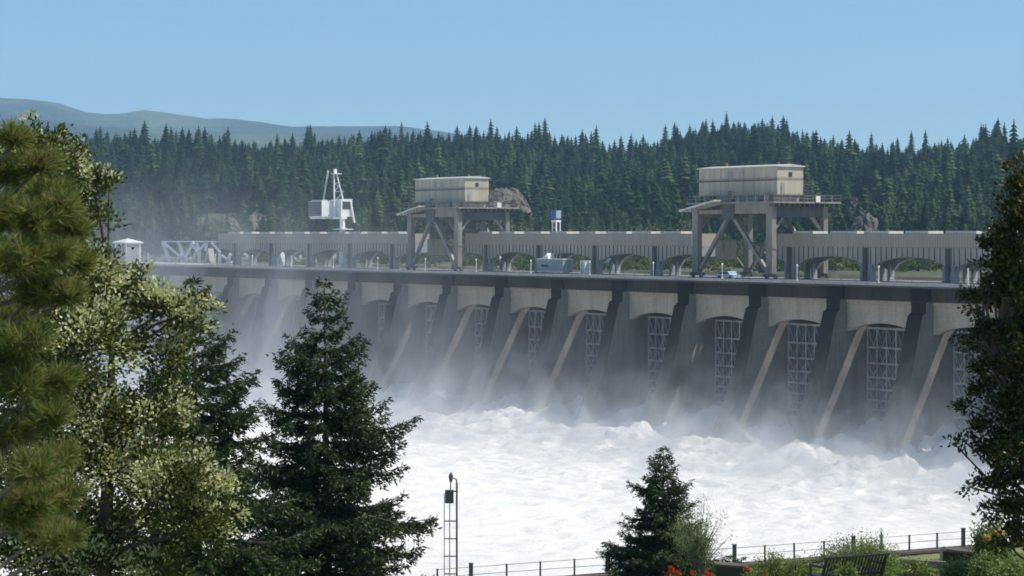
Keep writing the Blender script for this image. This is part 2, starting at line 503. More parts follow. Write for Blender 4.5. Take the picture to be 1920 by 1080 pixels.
# far blue mountains
def mountain(name, pts, Y, depth, seed):
    xs = np.linspace(-1500, 3400, 180)
    ys = np.linspace(0, 1, 40)
    A, B = np.meshgrid(xs, ys, indexing='ij')
    top = np.interp(xs, [p[0] for p in pts], [p[1] for p in pts])
    Yd = Y + (B - .5) * depth
    hx = (HY - top)[:, None] / F * Y + HC
    prof = np.sin(np.clip(B * 1.05, 0, 1) * math.pi) ** .8
    Zm = -5 + (hx + 5) * prof * (1 - .10 * (fbm(A / 90, B * 6, 4, seed)))
    Xw = (A - 960) / F * Y * (Yd / Y) ** .3
    return tag(link(name, grid_mesh(name, xs, ys, Zm, M['mountain'], xy=(Xw, Yd))), kind='structure')
mountain('far_mountain', [(-1500, 230), (-300, 200), (0, 178), (40, 178), (110, 186), (170, 196), (225, 203), (285, 197), (330, 202), (390, 214), (470, 220), (560, 227), (610, 227), (660, 226), (740, 227), (790, 233), (850, 243), (930, 249), (1000, 256), (1200, 290), (3400, 330)], 9200, 2600, 4)
mountain('mid_mountain', [(-1500, 250), (-100, 226), (60, 214), (200, 226), (420, 240), (560, 245), (700, 243), (860, 252), (960, 262), (1100, 300), (3400, 350)], 6400, 1500, 14)

# ------------------------------------------------------------------ far forest
def conifer_proto(h, r, whorls, per, seed, jag=.35):
    g = np.random.default_rng(seed)
    V = []; Fc = []
    for i in range(whorls):
        t = i / (whorls - 1)
        zc = h * (.10 + .88 * t)
        rr = r * (1 - t) ** .66 * (1 + jag * (g.random() - .5)) + .35
        a0 = g.random() * 6.28
        for k in range(per):
            a = a0 + 6.283 * k / per + g.normal() * .2
            L = rr * (1 + jag * g.normal() * .6)
            wd = max(.4, L * .42)
            dz = -L * .35 + g.normal() * .3
            ca, sa = math.cos(a), math.sin(a)
            b = len(V)
            top = h * .04 * (1 + .5 * g.random())
            V += [(0, 0, zc + top), (ca * L * .55 - sa * wd, sa * L * .55 + ca * wd, zc + dz * .5),
                  (ca * L, sa * L, zc + dz), (ca * L * .55 + sa * wd, sa * L * .55 - ca * wd, zc + dz * .5)]
            Fc.append((b, b + 1, b + 2, b + 3))
    # leader and trunk
    b = len(V)
    V += [(-.12, 0, h * .9), (.12, 0, h * .9), (.02, 0, h * 1.0), (-.02, 0, h * 1.0)]
    Fc.append((b, b + 1, b + 2, b + 3))
    for dx, dy in ((.3, 0), (0, .3)):
        b = len(V); V += [(-dx, -dy, -1), (dx, dy, -1), (dx * .4, dy * .4, h * .7), (-dx * .4, -dy * .4, h * .7)]; Fc.append((b, b + 1, b + 2, b + 3))
    return np.array(V), np.array(Fc)
def broad_proto(h, r, seed, n=520):
    g = np.random.default_rng(seed)
    blobs = [(g.normal(0, r * .35), g.normal(0, r * .35), h * (.35 + .5 * g.random()), r * (.4 + .3 * g.random())) for _ in range(9)]
    C = []
    for _ in range(n):
        bx, by, bz, br = blobs[g.integers(len(blobs))]
        d = g.normal(size=3); d /= np.linalg.norm(d)
        C.append(np.array([bx, by, bz]) + d * br * (.75 + .3 * g.random()))
    C = np.array(C)
    D = g.normal(size=(n, 3)); D /= np.linalg.norm(D, axis=1)[:, None]
    k_ = .9 if n > 200 else 2.0
    V, Fc = cards(C, D, np.full(n, k_), np.full(n, k_ * .6), g)
    return V, Fc
def cards(C, D, L, Wd, g, roll=None):
    """diamond leaves: base C, direction D, length L, width Wd"""
    D = D / np.linalg.norm(D, axis=1)[:, None]
    R = g.normal(size=C.shape) if roll is None else roll
    S = np.cross(D, R); S /= (np.linalg.norm(S, axis=1)[:, None] + 1e-9)
    n = len(C)
    V = np.empty((n, 4, 3))
    V[:, 0] = C
    V[:, 1] = C + D * (L * .45)[:, None] + S * (Wd * .5)[:, None]
    V[:, 2] = C + D * L[:, None]
    V[:, 3] = C + D * (L * .45)[:, None] - S * (Wd * .5)[:, None]
    Fc = np.arange(n * 4).reshape(n, 4)
    return V.reshape(-1, 3), Fc

protos_hi = [conifer_proto(1.0 * h, r, 26, 12, 50 + i) for i, (h, r) in enumerate([(30, 6.6), (34, 7.0), (24, 6.2), (38, 7.2), (20, 5.6), (31, 5.4)])]
protos_lo = [conifer_proto(h, r, 16, 8, 80 + i) for i, (h, r) in enumerate([(29, 6.8), (34, 7.2), (24, 6.4), (39, 7.6), (19, 6.2), (30, 5.2)])]
# bare patches in the forest, photo pixels: (x, y_ground, rx, ry)
BARE = [(1625, 408, 45, 20), (1600, 385, 22, 14), (945, 365, 50, 14), (430, 415, 75, 16), (1380, 345, 26, 9)]
pts = []
step = 6.4
for Y in np.arange(690, 1660, step):
    wx = 0.30 * Y
    for X in np.arange(-wx, wx, step * 1.02):
        x = X + rng.normal() * step * .35; y = Y + rng.normal() * step * .35
        pts.append((x, y))
pts = np.array(pts)
tz = terr(pts[:, 0], pts[:, 1])
px = 960 + F * pts[:, 0] / pts[:, 1]
py = HY - (tz - HC) / pts[:, 1] * F
n_ = (pts[:, 0] - X0) * CA + (pts[:, 1] - Z0) * SA
foot = foot_depth(px)
ok = (pts[:, 1] > foot + 10) & (pts[:, 1] < ridge_depth(px) + 30) & (px > -60) & (px < 1990) & (n_ > 110)
dens = fbm(pts[:, 0] / 70, pts[:, 1] / 70, 3, 31)
ok &= ~((dens < .36) & (pts[:, 1] < foot + 260))
for bx, by, rx, ry in BARE:
    ok &= ~((((px - bx) / rx) ** 2 + ((py - by) / ry) ** 2) < 1)
    # trees standing in front of the bare patch are thinned too
    dy = py - by
    ok &= ~((np.abs(px - bx) < rx * .8) & (dy > 0) & (dy < 30))
pts = pts[ok]; tz = tz[ok]; px = px[ok]; py = py[ok]; foot = foot[ok]
sizes = np.clip(.40 + .28 * fbm(pts[:, 0] / 90, pts[:, 1] / 90, 2, 77) + rng.normal(size=len(pts)) * .13, .32, 1.1)
front = pts[:, 1] - foot
# smaller trees at the foot of the hill
sizes *= np.clip(.5 + front / 500, .5, 1.0)
order = np.argsort(pts[:, 1] - sizes * 60)
vis = [i for i in order if 0 < px[i] < 1920]
NIND = 236
near_idx = set(vis[:NIND])
protos_rd = [broad_proto(h, r, 300 + i, 110) for i, (h, r) in enumerate([(18, 6), (15, 5), (21, 6.5)])]
proto_me = []
for i, (V, Fc) in enumerate(protos_hi):
    proto_me.append(np_mesh('conifer', V, Fc, M['fir']))
dead_me = np_mesh('conifer', *protos_hi[0], M['dead'])
def tree_label(x, y, kind):
    return None
zones = [(0, 480, 'behind the left end of the dam'), (480, 760, 'behind the white jib crane'), (760, 1000, 'behind the far gantry crane'),
         (1000, 1280, 'between the two gantry cranes'), (1280, 1590, 'behind the near gantry crane'), (1590, 1930, 'right of the near gantry crane')]
for c, i in enumerate(sorted(near_idx)):
    o = link('conifer_tree', proto_me[c % len(proto_me)])
    o.location = (pts[i, 0], pts[i, 1], tz[i] - .3)
    s = sizes[i]
    w_ = s * random.uniform(.9, 1.4); o.scale = (w_, w_, s)
    o.rotation_euler = (random.gauss(0, .02), random.gauss(0, .02), random.random() * 6.28)
    zn = next((t for a, bb, t in zones if a <= px[i] < bb), zones[-1][2])
    tag(o, 'dark green conifer in the lowest rows of forest ' + zn, 'tree', 'conifers at the foot of the wooded hill ' + zn)
# all the rest: one mass
VV = []; FF = []; TT = []; off = 0
allrest = [i for i in range(len(pts)) if i not in near_idx]
for i in allrest:
    rb = rng.random() < (.30 if pts[i, 1] < foot[i] + 200 else .05)
    V, Fc = protos_rd[rng.integers(3)] if rb else protos_lo[rng.integers(len(protos_lo))]
    s = sizes[i]; a = rng.random() * 6.28; ca, sa = math.cos(a), math.sin(a)
    w = s * rng.uniform(.95, 1.5)
    Vx = V[:, 0] * w; Vy = V[:, 1] * w
    VV.append(np.stack([Vx * ca - Vy * sa + pts[i, 0], Vx * sa + Vy * ca + pts[i, 1], V[:, 2] * s + tz[i] - .3], -1))
    FF.append(Fc + off); off += len(V)
    TT.append(np.full(len(Fc), np.clip(rng.normal(.38, .27) + (fbm(pts[i, 0] / 45, pts[i, 1] / 45, 2, 13) - .5) * 1.2 + (.15 if pts[i, 1] < foot[i] + 180 else 0) + (.3 if rb else 0), 0, 1)))
me = np_mesh('forest', np.concatenate(VV), np.concatenate(FF), M['fir_t'], attr=np.concatenate(TT))
tag(link('forest', me), 'dense dark conifer forest covering the hill behind the dam up to the skyline', 'forest', kind='stuff')
print('TREES', len(pts))
# reddish dead conifer on the skyline
for (x_, y_, hh) in ((1318, 226, 30),):
    Yr = float(ridge_depth(x_)) - 25
    zg = float(terr((x_ - 960) / F * Yr, Yr))
    o = link('dead_conifer', dead_me)
    o.location = ((x_ - 960) / F * Yr, Yr, zg)
    k = (zat(y_, Yr) - zg) / 30.6
    o.scale = (k * .9, k * .9, k)
    tag(o, 'rusty brown dead conifer standing on the skyline above the near gantry crane', 'tree')
# light green broadleaf trees and bushes low on the slope and on the flat behind the dam
bp = [np_mesh('broadleaf', *broad_proto(h, r, 200 + i), M['broad_far']) for i, (h, r) in enumerate([(11, 5), (8, 4.5), (14, 6)])]
def far_broad(x_, Y, k, lab, grp):
    X = (x_ - 960) / F * Y
    o = link('broadleaf_tree', bp[int(x_) % 3])
    o.location = (X, Y, float(terr(X, Y)) - .6)
    o.scale = (k, k, k * random.uniform(.85, 1.15))
    o.rotation_euler = (0, 0, random.random() * 6.28)
    tag(o, lab, 'tree', grp)
for x_ in list(range(860, 1290, 22)):
    Y = float(foot_depth(x_)) + random.uniform(-20, 40)
    far_broad(x_ + random.uniform(-8, 8), Y, random.uniform(.7, 1.15), 'pale green broadleaf tree at the forest edge between the two gantry cranes', 'pale broadleaf trees between the gantry cranes')
for x_ in list(range(400, 560, 18)):
    Y = float(foot_depth(x_)) + random.uniform(-10, 60)
    far_broad(x_ + random.uniform(-8, 8), Y, random.uniform(.8, 1.2), 'pale green broadleaf tree at the forest edge left of the white jib crane', 'pale broadleaf trees left of the jib crane')
for x_ in list(range(1330, 1440, 16)):
    far_broad(x_, 610 + random.uniform(-20, 40), random.uniform(.5, .8), 'yellow green bush seen between the legs of the near gantry crane', 'bushes behind the near gantry crane')
for x_ in list(range(1480, 1800, 13)):
    far_broad(x_, 560 + random.uniform(-20, 60), random.uniform(.45, .75), 'yellow green bush on the far bank seen under the gallery arches', 'bushes seen under the right gallery')
for x_ in list(range(560, 1000, 20)) + list(range(1070, 1300, 17)):
    far_broad(x_, 700 + random.uniform(-40, 30), random.uniform(.5, .8), 'grey green bush on the far bank behind the left gallery', 'bushes seen under the left gallery')
g = np.random.default_rng(321)
nb_ = 2600
by = g.uniform(470, 800, nb_); bpx = g.uniform(280, 1930, nb_); bx_ = (bpx - 960) / F * by
bn = (bx_ - X0) * CA + (by - Z0) * SA
kb = (bn > 72) & (fbm(bx_ / 30, by / 30, 2, 55) > .42)
by, bx_ = by[kb], bx_[kb]; bz = terr(bx_, by)
nc = 46
Cc = np.repeat(np.stack([bx_, by, bz], -1), nc, 0); rad = np.repeat(g.uniform(.8, 2.6, len(bx_)), nc)
dd = g.normal(size=Cc.shape); dd /= np.linalg.norm(dd, axis=1)[:, None]; dd[:, 2] = np.abs(dd[:, 2])
Cc = Cc + dd * rad[:, None] * g.uniform(.6, 1.05, (len(Cc), 1))
V, Fc = cards(Cc, g.normal(size=Cc.shape), np.full(len(Cc), .8), np.full(len(Cc), .5), g)
M['brush'] = leafmat('riverside brush', [(.03, .05, .02), (.07, .10, .03), (.16, .18, .05)], .3, 'tint', gloss=0)
me = np_mesh('brush', V, Fc, M['brush'], attr=np.repeat(g.random(len(bx_)), nc))
tag(link('brush', me), 'low yellow green and dark brush on the flat bank behind the dam', 'brush', kind='stuff')
# cliffs and talus
def rock(px_, py_, w, h, Y, lab):
    g = np.random.default_rng(int(px_))
    xs = np.linspace(-1, 1, 26); zs = np.linspace(0, 1, 14)
    A, B = np.meshgrid(xs, zs, indexing='ij')
    wm = w / F * Y; hm = h / F * Y
    prof = np.clip(1 - np.abs(A) ** 2.4, 0, 1)
    Xw = A * wm / 2; Yw = (B - .5) * hm * 1.6 + (fbm(A * 6, B * 5, 3, int(px_)) - .5) * 6
    Zw = -4 + prof * (hm + 4) * B ** .8 + (fbm(A * 8, B * 7, 3, 3 + int(px_)) - .5) * 3 * prof
    V0 = np.stack([Xw, Yw, Zw], -1).reshape(-1, 3)
    V1 = V0 + np.array([0, hm * 1.5 + 4, -hm * .5 - 2])
    me = grid_mesh('rock_outcrop', xs, zs, Zw, M['talus'], xy=(Xw, Yw))
    sol = link('rock_outcrop', me)
    md = sol.modifiers.new('solid', 'SOLIDIFY'); md.thickness = 4; md.offset = -1
    sol.location = ((px_ - 960) / F * Y, Y, zat(py_, Y))
    tag(sol, lab, 'rock')
rock(1628, 432, 80, 30, 800, 'pale brown scree slope at the forest foot right of the near gantry crane')
rock(1598, 396, 34, 22, 880, 'small brown rock face above the scree slope right of the near gantry crane')
rock(948, 380, 100, 30, 860, 'brown cliff beside the house of the far gantry crane')
rock(425, 432, 60, 28, 840, 'reddish brown rock face on the slope left of the white jib crane')
rock(475, 430, 60, 32, 860, 'ragged brown rock bank nearest the left of the white jib crane')

# ------------------------------------------------------------------ THE DAM
dam = empty('spillway_dam', W(0, 0, 0), ROT)
tag(dam, 'long concrete spillway dam with dark sloping piers, lattice gates and a road deck on top', 'dam')
KMIN, KMAX = -5, 14
UL, UR = -PITCH * KMAX - 3.05, PITCH * 5 + 3
DT = 27.2
mb = MB()
prof = [(-1.6, 24.68), (-1.6, 23.1), (-2.3, 22.7), (-2.8, 21), (-4.9, 13), (-7, 8), (-9, 4), (-12.5, -3), (21.5, -3), (21.5, 26.3), (9.6, 26.3), (9.6, 25.4), (4.8, 25.4), (4.8, 24.68)]
mb.prism(prof, 'x', -3.05, 0)
# front faces take the stained material
for i, f in enumerate(mb.f):
    vs = [mb.v[j] for j in f]
    if len(f) == 4 and all(v[1] < -1.5 for v in vs) and abs(sum(v[0] for v in vs) / 4 + 1.525) < .1: mb.m[i] = 1
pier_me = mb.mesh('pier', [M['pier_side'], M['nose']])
ab = MB(); nseg = 18
pl = [(0.02, 24.67), (0.02, 19.7)]
for i in range(nseg + 1):
    t = i / nseg
    pl.append((.9 + 13.4 * t, 19.9 + 1.25 * math.sin(math.pi * t) ** .7))
pl += [(15.22, 19.7), (15.22, 24.67)]
ab.prism(pl, 'y', 0, 1.1)
ab.box(0.03, 15.21, -.18, 0, 24.05, 24.66)
beam_me = ab.mesh('arch_beam', [M['beam']])
# gate: skin plus lattice
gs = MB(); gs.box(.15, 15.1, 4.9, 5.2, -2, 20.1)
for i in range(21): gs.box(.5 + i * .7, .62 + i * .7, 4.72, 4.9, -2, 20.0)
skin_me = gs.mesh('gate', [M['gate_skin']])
gt = MB()
rows = [20.1, 17.1, 14.6, 12.4, 10.5, 8.8, 7.3, 6.0, 4.8, 3.7, 2.6, 1.5]
cols = [.35 + i * 2.07 for i in range(8)]
for r in rows: gt.box(.2, 15.05, 4.0, 4.28, r - .18, r + .14)
for c in cols: gt.box(c - .11, c + .11, 4.03, 4.25, 1, 20.1)
for a, b2 in zip(rows[:-1], rows[1:]):
    for i in range(7):
        c0, c1 = cols[i], cols[i + 1]; mid = (c0 + c1) / 2
        gt.bar((c0, 4.35, a - .1), (mid, 4.35, b2 + .1), .09); gt.bar((mid, 4.35, b2 + .1), (c1, 4.35, a - .1), .09)
        for c in (c0, c1): gt.bar((c, 4.3, a), (c, 4.85, b2), .08)
truss_me = gt.mesh('lattice', [M['gate_paint']])
ph_ = MB(); ph_.box(-3.3, .25, -1.45, -.86, 24.7, 26.55)
head_me = ph_.mesh('pier_head', [M['nose']])
for k in range(KMIN, KMAX + 1):
    u = -PITCH * k
    link('pier', pier_me, dam, (u, 0, 0))
    link('pier_head', head_me, dam, (u, 0, 0))
    if k > KMIN: 
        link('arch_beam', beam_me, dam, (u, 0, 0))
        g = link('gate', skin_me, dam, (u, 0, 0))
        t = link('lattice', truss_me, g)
d = MB()
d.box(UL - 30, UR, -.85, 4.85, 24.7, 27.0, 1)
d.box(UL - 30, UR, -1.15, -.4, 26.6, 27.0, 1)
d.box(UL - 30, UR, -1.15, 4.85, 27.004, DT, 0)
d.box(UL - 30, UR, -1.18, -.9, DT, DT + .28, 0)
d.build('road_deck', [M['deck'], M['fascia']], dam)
d = MB(); d.box(UL - 30, UR, 9.6, 22, 26.35, DT); d.box(UL - 30, UR, 8.2, 9.2, 25.45, DT + .02); d.box(UL - 30, UR, 20.2, 21.2, DT + .004, DT + .1)
d.build('rail_girder', M['deck'], dam)
d = MB(); d.box(UL - 60, UL, -3, 24, -3, 24.6); d.build('abutment', M['pier_side'], dam)
r = MB()
u = UL - 28
while u < UR:
    r.box(u - .03, u + .03, -1.06, -1.0, DT + .28, DT + 1.25); u += 3.05
for zz in (DT + .8, DT + 1.25): r.box(UL - 28, UR, -1.05, -1.01, zz - .025, zz + .025)
r.build('railing', M['galv'], dam)
# conduit along the curb
r = MB(); r.bar((UL, -1.25, DT - .35), (UR, -1.25, DT - .35), .12, sides=6); r.build('conduit', M['galv'], dam)

# white lamp posts on the deck edge
lp = MB(); lp.box(-.12, .12, -.12, .12, 0, .4); lp.bar((0, 0, .4), (0, 0, 2.5), .16, .16, 0, 6, .12)
lh = MB(); lh.prism([(-.08, 2.5), (.08, 2.5), (.13, 2.65), (.06, 2.85), (-.06, 2.85), (-.13, 2.65)], 'y', -.1, .1)
pm = lp.mesh('pole', [M['white']]); hm = lh.mesh('lamp_head', [M['white']])
u0, _ = hit(1497, -.2)
names = {-1: 'right of the pier nearest the right tree', }
for j in range(-2, 14):
    u = u0 - PITCH * j
    if not (UL < u < UR): continue
    e = empty('lamp_post', W(u, -.5, DT), ROT)
    link('pole', pm, e); link('lamp_head', hm, e)
    pxx = 960 + F * W(u, -.5).x / W(u, -.5).y
    tag(e, 'short white lamp post on the downstream edge of the dam deck', 'lamp post', 'lamp posts along the dam deck')

# ------------------------------------------------------------------ galleries on the upstream deck
GN = 14.0
def gallery(pxl, pxr, label):
    ul, _ = hit(pxl, GN); ur, _ = hit(pxr, GN)
    L = ur - ul
    g = empty('service_gallery', W(ul, GN, DT), ROT)
    tag(g, label, 'gallery')
    H = HC - DT
    zb = H - 2.25; zp = H - 4.7
    b_ = MB(); b_.box(0, L, -.12, 5.7, zb, H); b_.build('upper_band', M['band'], g)
    # lighter hatches on the roof
    uu = 3.0
    while uu < L - 6:
        v = MB(); v.box(uu, uu + random.uniform(4, 6.5), 1.0, 4.5, H, H + .42); v.build('roof_vent', M['offwhite'], g); uu += random.uniform(7.5, 10)
    # end walls
    MB().box(.02, .2, .1, 5.6, zb - 1.9, zb - .01).build('end_wall', M['grey_panel'], g)
    MB().box(L - .2, L - .02, .1, 5.6, zb - 1.9, zb - .01).build('end_wall', M['grey_panel'], g)
    # arched bays, lined up with the dam bays: column line at the arch ends
    uref, _ = hit(1630, GN)
    j0 = math.floor((ul - uref) / PITCH)
    u = uref + j0 * PITCH
    while u < ur:
        a = max(u, ul) - ul; b2 = min(u + PITCH, ur) - ul
        if b2 - a > 1.0:
            # arch panel between a and b2: full arch profile centred in the bay
            def low(x):
                c = (u - ul) + PITCH / 2
                q = abs(x - c) / (PITCH / 2 - 1.1)
                if q >= 1: return zp - 1.3
                return zp - 1.3 + 2.2 * math.sqrt(max(0, 1 - q * q)) ** .9
            xs_ = [a + (b2 - a) * i / 22 for i in range(23)]
            pl = [(a, zb - .02)] + [(x, max(low(x), zp - .5)) for x in xs_] + [(b2, zb - .02)]
            p_ = MB(); p_.prism(pl, 'y', 0, .15); p_.build('arch_panel', M['panel'], g)
            pl2 = [(a, zb - .4)] + [(x, low(x)) for x in xs_] + [(b2, zb - .4)]
            MB().prism(pl2, 'y', .4, .9).build('arch_girder', M['grey_panel'], g)
            MB().prism(pl2, 'y', 4.8, 5.3).build('arch_girder', M['grey_panel'], g)
            rb = MB(); x = a + .3
            while x < b2 - .2:
                lo = max(low(x), zp - .5) + .05
                rb.box(x, x + .09, -.1, 0, lo, zb - .05); x += 1.18
            rb.build('rib', M['steel_dark'], g)
            for cc in (u - ul + .1, u - ul + PITCH - 1.7):
                if a - .5 <= cc <= b2 - .4:
                    MB().box(cc - .4, cc + .4, -.05, 1.0, 0, zp - .4).build('column', M['grey_panel'], g)
                    MB().box(cc - .25, cc + .25, 4.4, 5.4, 0, zp - .4).build('column', M['grey_panel'], g)
            dv = MB()
            if a + .1 < u - ul + PITCH - .3 < b2: dv.box(u - ul + PITCH - 1.3, u - ul + PITCH - .5, -.3, -.12, 0, zb - .1); dv.build('pilaster', M['steel_dark'], g)
        u += PITCH
    return g
gallery(1456, 1990, 'grey arched gallery right of the near gantry crane with ribbed panels above dark openings')
gallery(873, 1298, 'long grey arched gallery between the two gantry cranes')
gallery(410, 764, 'hazy grey arched gallery left of the far gantry crane')

# ------------------------------------------------------------------ gantry cranes
def gantry(pxl, pxr, label):
    FN = 8.7
    uL, _ = hit(pxl, FN); uR, _ = hit(pxr, FN)
    Wd = uR - uL; Dp = 12.0
    g = empty('gantry_crane', W(uL, FN, DT + .03), ROT)
    tag(g, label, 'crane', 'gantry cranes on the dam')
    TP = 12.9                       # top of the legs
    S = M['steel']
    for x in (0, Wd):
        for y in (0, Dp):
            b_ = MB(); b_.box(x - .75, x + .75, y - .5, y + .5, .9, TP)
            b_.box(x - .85, x + .85, y - .6, y + .6, 5.2, 5.4)
            lg = b_.build('leg', S, g)
            w_ = MB(); w_.box(x - 1.6, x + 1.6, y - .45, y + .45, .35, .9)
            for dx in (-1.1, 1.1): w_.bar((x + dx, y - .2, .35), (x + dx, y + .2, .35), .66, .66, 0, 12)
            w_.build('bogie', M['steel_dark'], lg)
    apex = Wd * .46
    for y, s in ((0, .62), (Dp, .55)):
        for (p, q) in (((apex - .6, y, TP - 2.4), (.9, y, 1.4)), ((apex + .9, y, TP - 2.2), (Wd - .9, y, 1.2))):
            MB().bar(p, q, s, s).build('brace', S, g)
        MB().box(apex - 1.5, apex + 1.5, y - .62, y + .62, TP - 2.7, TP + .2).build('gusset', M['steel_dark'], g)
        MB().box(apex + 1.52, Wd - .77, y - .4, y + .4, TP - 1.7, TP + .1).build('girder', S, g)
        MB().box(.77, apex - 1.52, y - .3, y + .3, TP - 1.7, TP - 1.0).build('girder', S, g)
    # sloping lit canopy falling towards the left leg, front and back
    for y0, y1 in ((-2.4, 1.4), (Dp - 1.4, Dp + 2.4)):
        c_ = MB(); c_.prism([(-2.2, TP - 1.3), (-2.2, TP - .95), (apex - 1.6, TP + .75), (apex - 1.6, TP + .45)], 'y', y0, y1)
        c_.build('canopy', M['offwhite'], g)
        f_ = MB()
        for i in range(7):
            x = -1.4 + i * (apex) / 7.0
            zt = TP - 1.2 + (x + 2.2) / (apex + .6) * 1.7
            f_.box(x, x + .12, y0 + .1, y0 + .22, zt - .95, zt)
        f_.build('fascia', S, g)
    for x in (0, Wd):                # side frames along n
        MB().box(x - .42, x + .42, .52, Dp - .52, TP - 2.3, TP).build('girder', M['steel_dark'] if x else S, g)
        for (p, q) in (((x, .5, TP - 4.6), (x, 3.4, TP - 1.4)), ((x, Dp - .5, TP - 4.6), (x, Dp - 3.4, TP - 1.4))):
            MB().bar(p, q, .5, .5).build('brace', S, g)
    for x in (0, Wd):
        MB().bar((x, Dp - .5, 1.2), (x, Dp * .55, 6.3), .32, .32).build('brace', S, g)
    # platform
    PT = TP + .35
    p_ = MB(); p_.box(-1.2, Wd + 2.0, -1.3, Dp + 2.4, TP + .02, PT)
    pf = p_.build('platform', M['steel'], g)
    r_ = MB()
    x0, x1, y0, y1 = -1.15, Wd + 1.95, -1.25, Dp + 2.35
    for zz in (.55, 1.05):
        for a, b2 in (((x0, y0), (x1, y0)), ((x1, y0), (x1, y1)), ((x1, y1), (x0, y1)), ((x0, y1), (x0, y0))):
            r_.bar((*a, PT + zz), (*b2, PT + zz), .07)
    for i in range(11):
        for yy in (y0, y1): r_.bar((x0 + (x1 - x0) * i / 10, yy, PT), (x0 + (x1 - x0) * i / 10, yy, PT + 1.05), .07)
    for i in range(9):
        for xx in (x0, x1): r_.bar((xx, y0 + (y1 - y0) * i / 8, PT), (xx, y0 + (y1 - y0) * i / 8, PT + 1.05), .07)
    link('railing', r_.mesh('railing', [M['steel']]), pf)
    # walkway stringer and trussed joists under the right overhang
    j_ = MB()
    for i in range(14): j_.box(Wd + .6, Wd + 1.9, -1.0 + i * 1.15, -.85 + i * 1.15, TP - .5, TP)
    j_.build('joist', M['steel_dark'], g)
    # house
    hl, _ = hit(pxl + (pxl - pxl), FN)
    hx0 = -2.5 ; hx1 = Wd - 1.3; hy0 = 2.6; hy1 = 8.6
    h0, h1 = PT + .5, PT + 6.0
    h_ = MB(); h_.box(hx0, hx1, hy0, hy1, h0 + .7, h1); h_.box(hx0 + 1.2, hx1 - 1.0, hy0 + .15, hy1 - .15, PT, h0 + .7)
    hs = h_.build('machine_house', M['house_wall'], g)
    rf = MB(); rf.prism([(hy0 - .25, h1 + .01), (hy1 + .25, h1 + .01), (hy1 + .25, h1 + .16), ((hy0 + hy1) / 2, h1 + .5), (hy0 - .25, h1 + .16)], 'x', hx0 - .25, hx1 + .3)
    link('roof', rf.mesh('roof', [M['offwhite']]), hs)
    w_ = MB(); w_.box(hx1 + .01, hx1 + .06, hy0 + 2.6, hy0 + 3.4, h1 - 1.7, h1 - .9)
    link('window', w_.mesh('window', [M['glass']]), hs)
    for a in (.38, .52):
        w_ = MB(); xx = hx0 + (hx1 - hx0) * a; w_.box(xx, xx + 1.3, hy0 - .06, hy0 - .01, h1 - 1.9, h1 - .6)
        link('vent', w_.mesh('vent', [M['grey_panel']]), hs)
    w_ = MB(); w_.box(hx0 + .1, hx1 - .1, hy0 - .08, hy0 - .01, h1 - 2.35, h1 - 2.2)
    link('trim', w_.mesh('trim', [M['steel_dark']]), hs)
    for i in range(1, 7):
        xx = hx0 + (hx1 - hx0) * i / 7
        w_ = MB(); w_.box(xx, xx + .09, hy0 - .05, hy0 - .012, h0 + .8, h1 - .1); link('seam', w_.mesh('seam', [M['grey_panel']]), hs)
    w_ = MB(); w_.box(hx1 + .01, hx1 + .06, hy0 + .8, hy0 + 1.7, h0 + .75, h0 + 2.8); link('door', w_.mesh('door', [M['grey_panel']]), hs)
    w_ = MB(); w_.bar((hx0 + 4, (hy0 + hy1) / 2, h1 + .3), (hx0 + 4, (hy0 + hy1) / 2, h1 + 1.1), .5, .5, 0, 8); w_.bar((hx1 - 3, (hy0 + hy1) / 2, h1 + .3), (hx1 - 3, (hy0 + hy1) / 2, h1 + .95), .4, .4, 0, 8)
    link('roof_vent', w_.mesh('roof_vent', [M['steel']]), hs)
    for dx in (.4, 1.1, 1.8, 2.5):
        MB().bar((Wd * .5 + dx, Dp * .5, 1.5), (Wd * .5 + dx, Dp * .5, TP - 4.2), .07).build('hoist_rope', M['steel_dark'], g)
    MB().box(Wd * .5 + .1, Wd * .5 + 2.9, Dp * .5 - .3, Dp * .5 + .3, .9, 1.5).build('lifting_beam', M['steel_dark'], g)
    # caged ladder beside the end wall and the hoist under the platform
    l_ = MB()
    for yy in (hy1 + .5, hy1 + 1.5, hy1 + 2.5): l_.bar((hx1 - .5, yy, PT), (hx1 - .5, yy, PT + 3.6), .1)
    for i in range(7): l_.bar((hx1 - .5, hy1 + .5, PT + .5 + i * .5), (hx1 - .5, hy1 + 2.5, PT + .5 + i * .5), .08)
    for yy in (hy0 + .4, hy1 - .4): l_.bar((hx1 + .5, yy, PT), (hx1 + .5, yy, PT + 2.6), .1)
    l_.build('ladder', M['steel_dark'], g)
    e_ = MB(); e_.box(apex + .6, apex + 1.5, -1.0, -.3, PT, PT + 1.9); e_.box(2.2, 3.4, .2, 1.4, PT, PT + 1.2); e_.box(Wd - 3.6, Wd - 2.2, .3, 1.6, PT, PT + 1.1)
    e_.build('control_box', M['steel_dark'], g)
    k_ = MB(); k_.box(Wd * .5, Wd * .5 + 3.2, Dp * .45, Dp * .45 + 3, TP - 4.2, TP - .2); k_.box(Wd * .7, Wd * .7 + 1.2, Dp * .6, Dp * .6 + 1, TP - 6.3, TP - 4.2)
    for zz in (TP - 5,): k_.box(Wd * .55, Wd * .85, Dp * .5, Dp * .5 + .6, zz, zz + .7)
    k_.build('hoist', M['steel_dark'], g)
    s_ = MB(); s_.box(Wd + 2.06, Wd + 2.12, 8.4, 9.4, PT - .1, PT + .95); s_.build('sign_board', M['white'], g)
    # hut hanging in the left frame
    q_ = MB(); q_.box(.9, 2.6, 3.5, 7.0, 3.2, 6.6); q_.build('cab', M['tan'], g)
    return g
gantry(1307, 1446, 'near gantry crane, taller and clearer, with a long pale machine house on top')
gantry(771, 859, 'far gantry crane standing in spray, smaller in the picture, with a dull pale machine house')

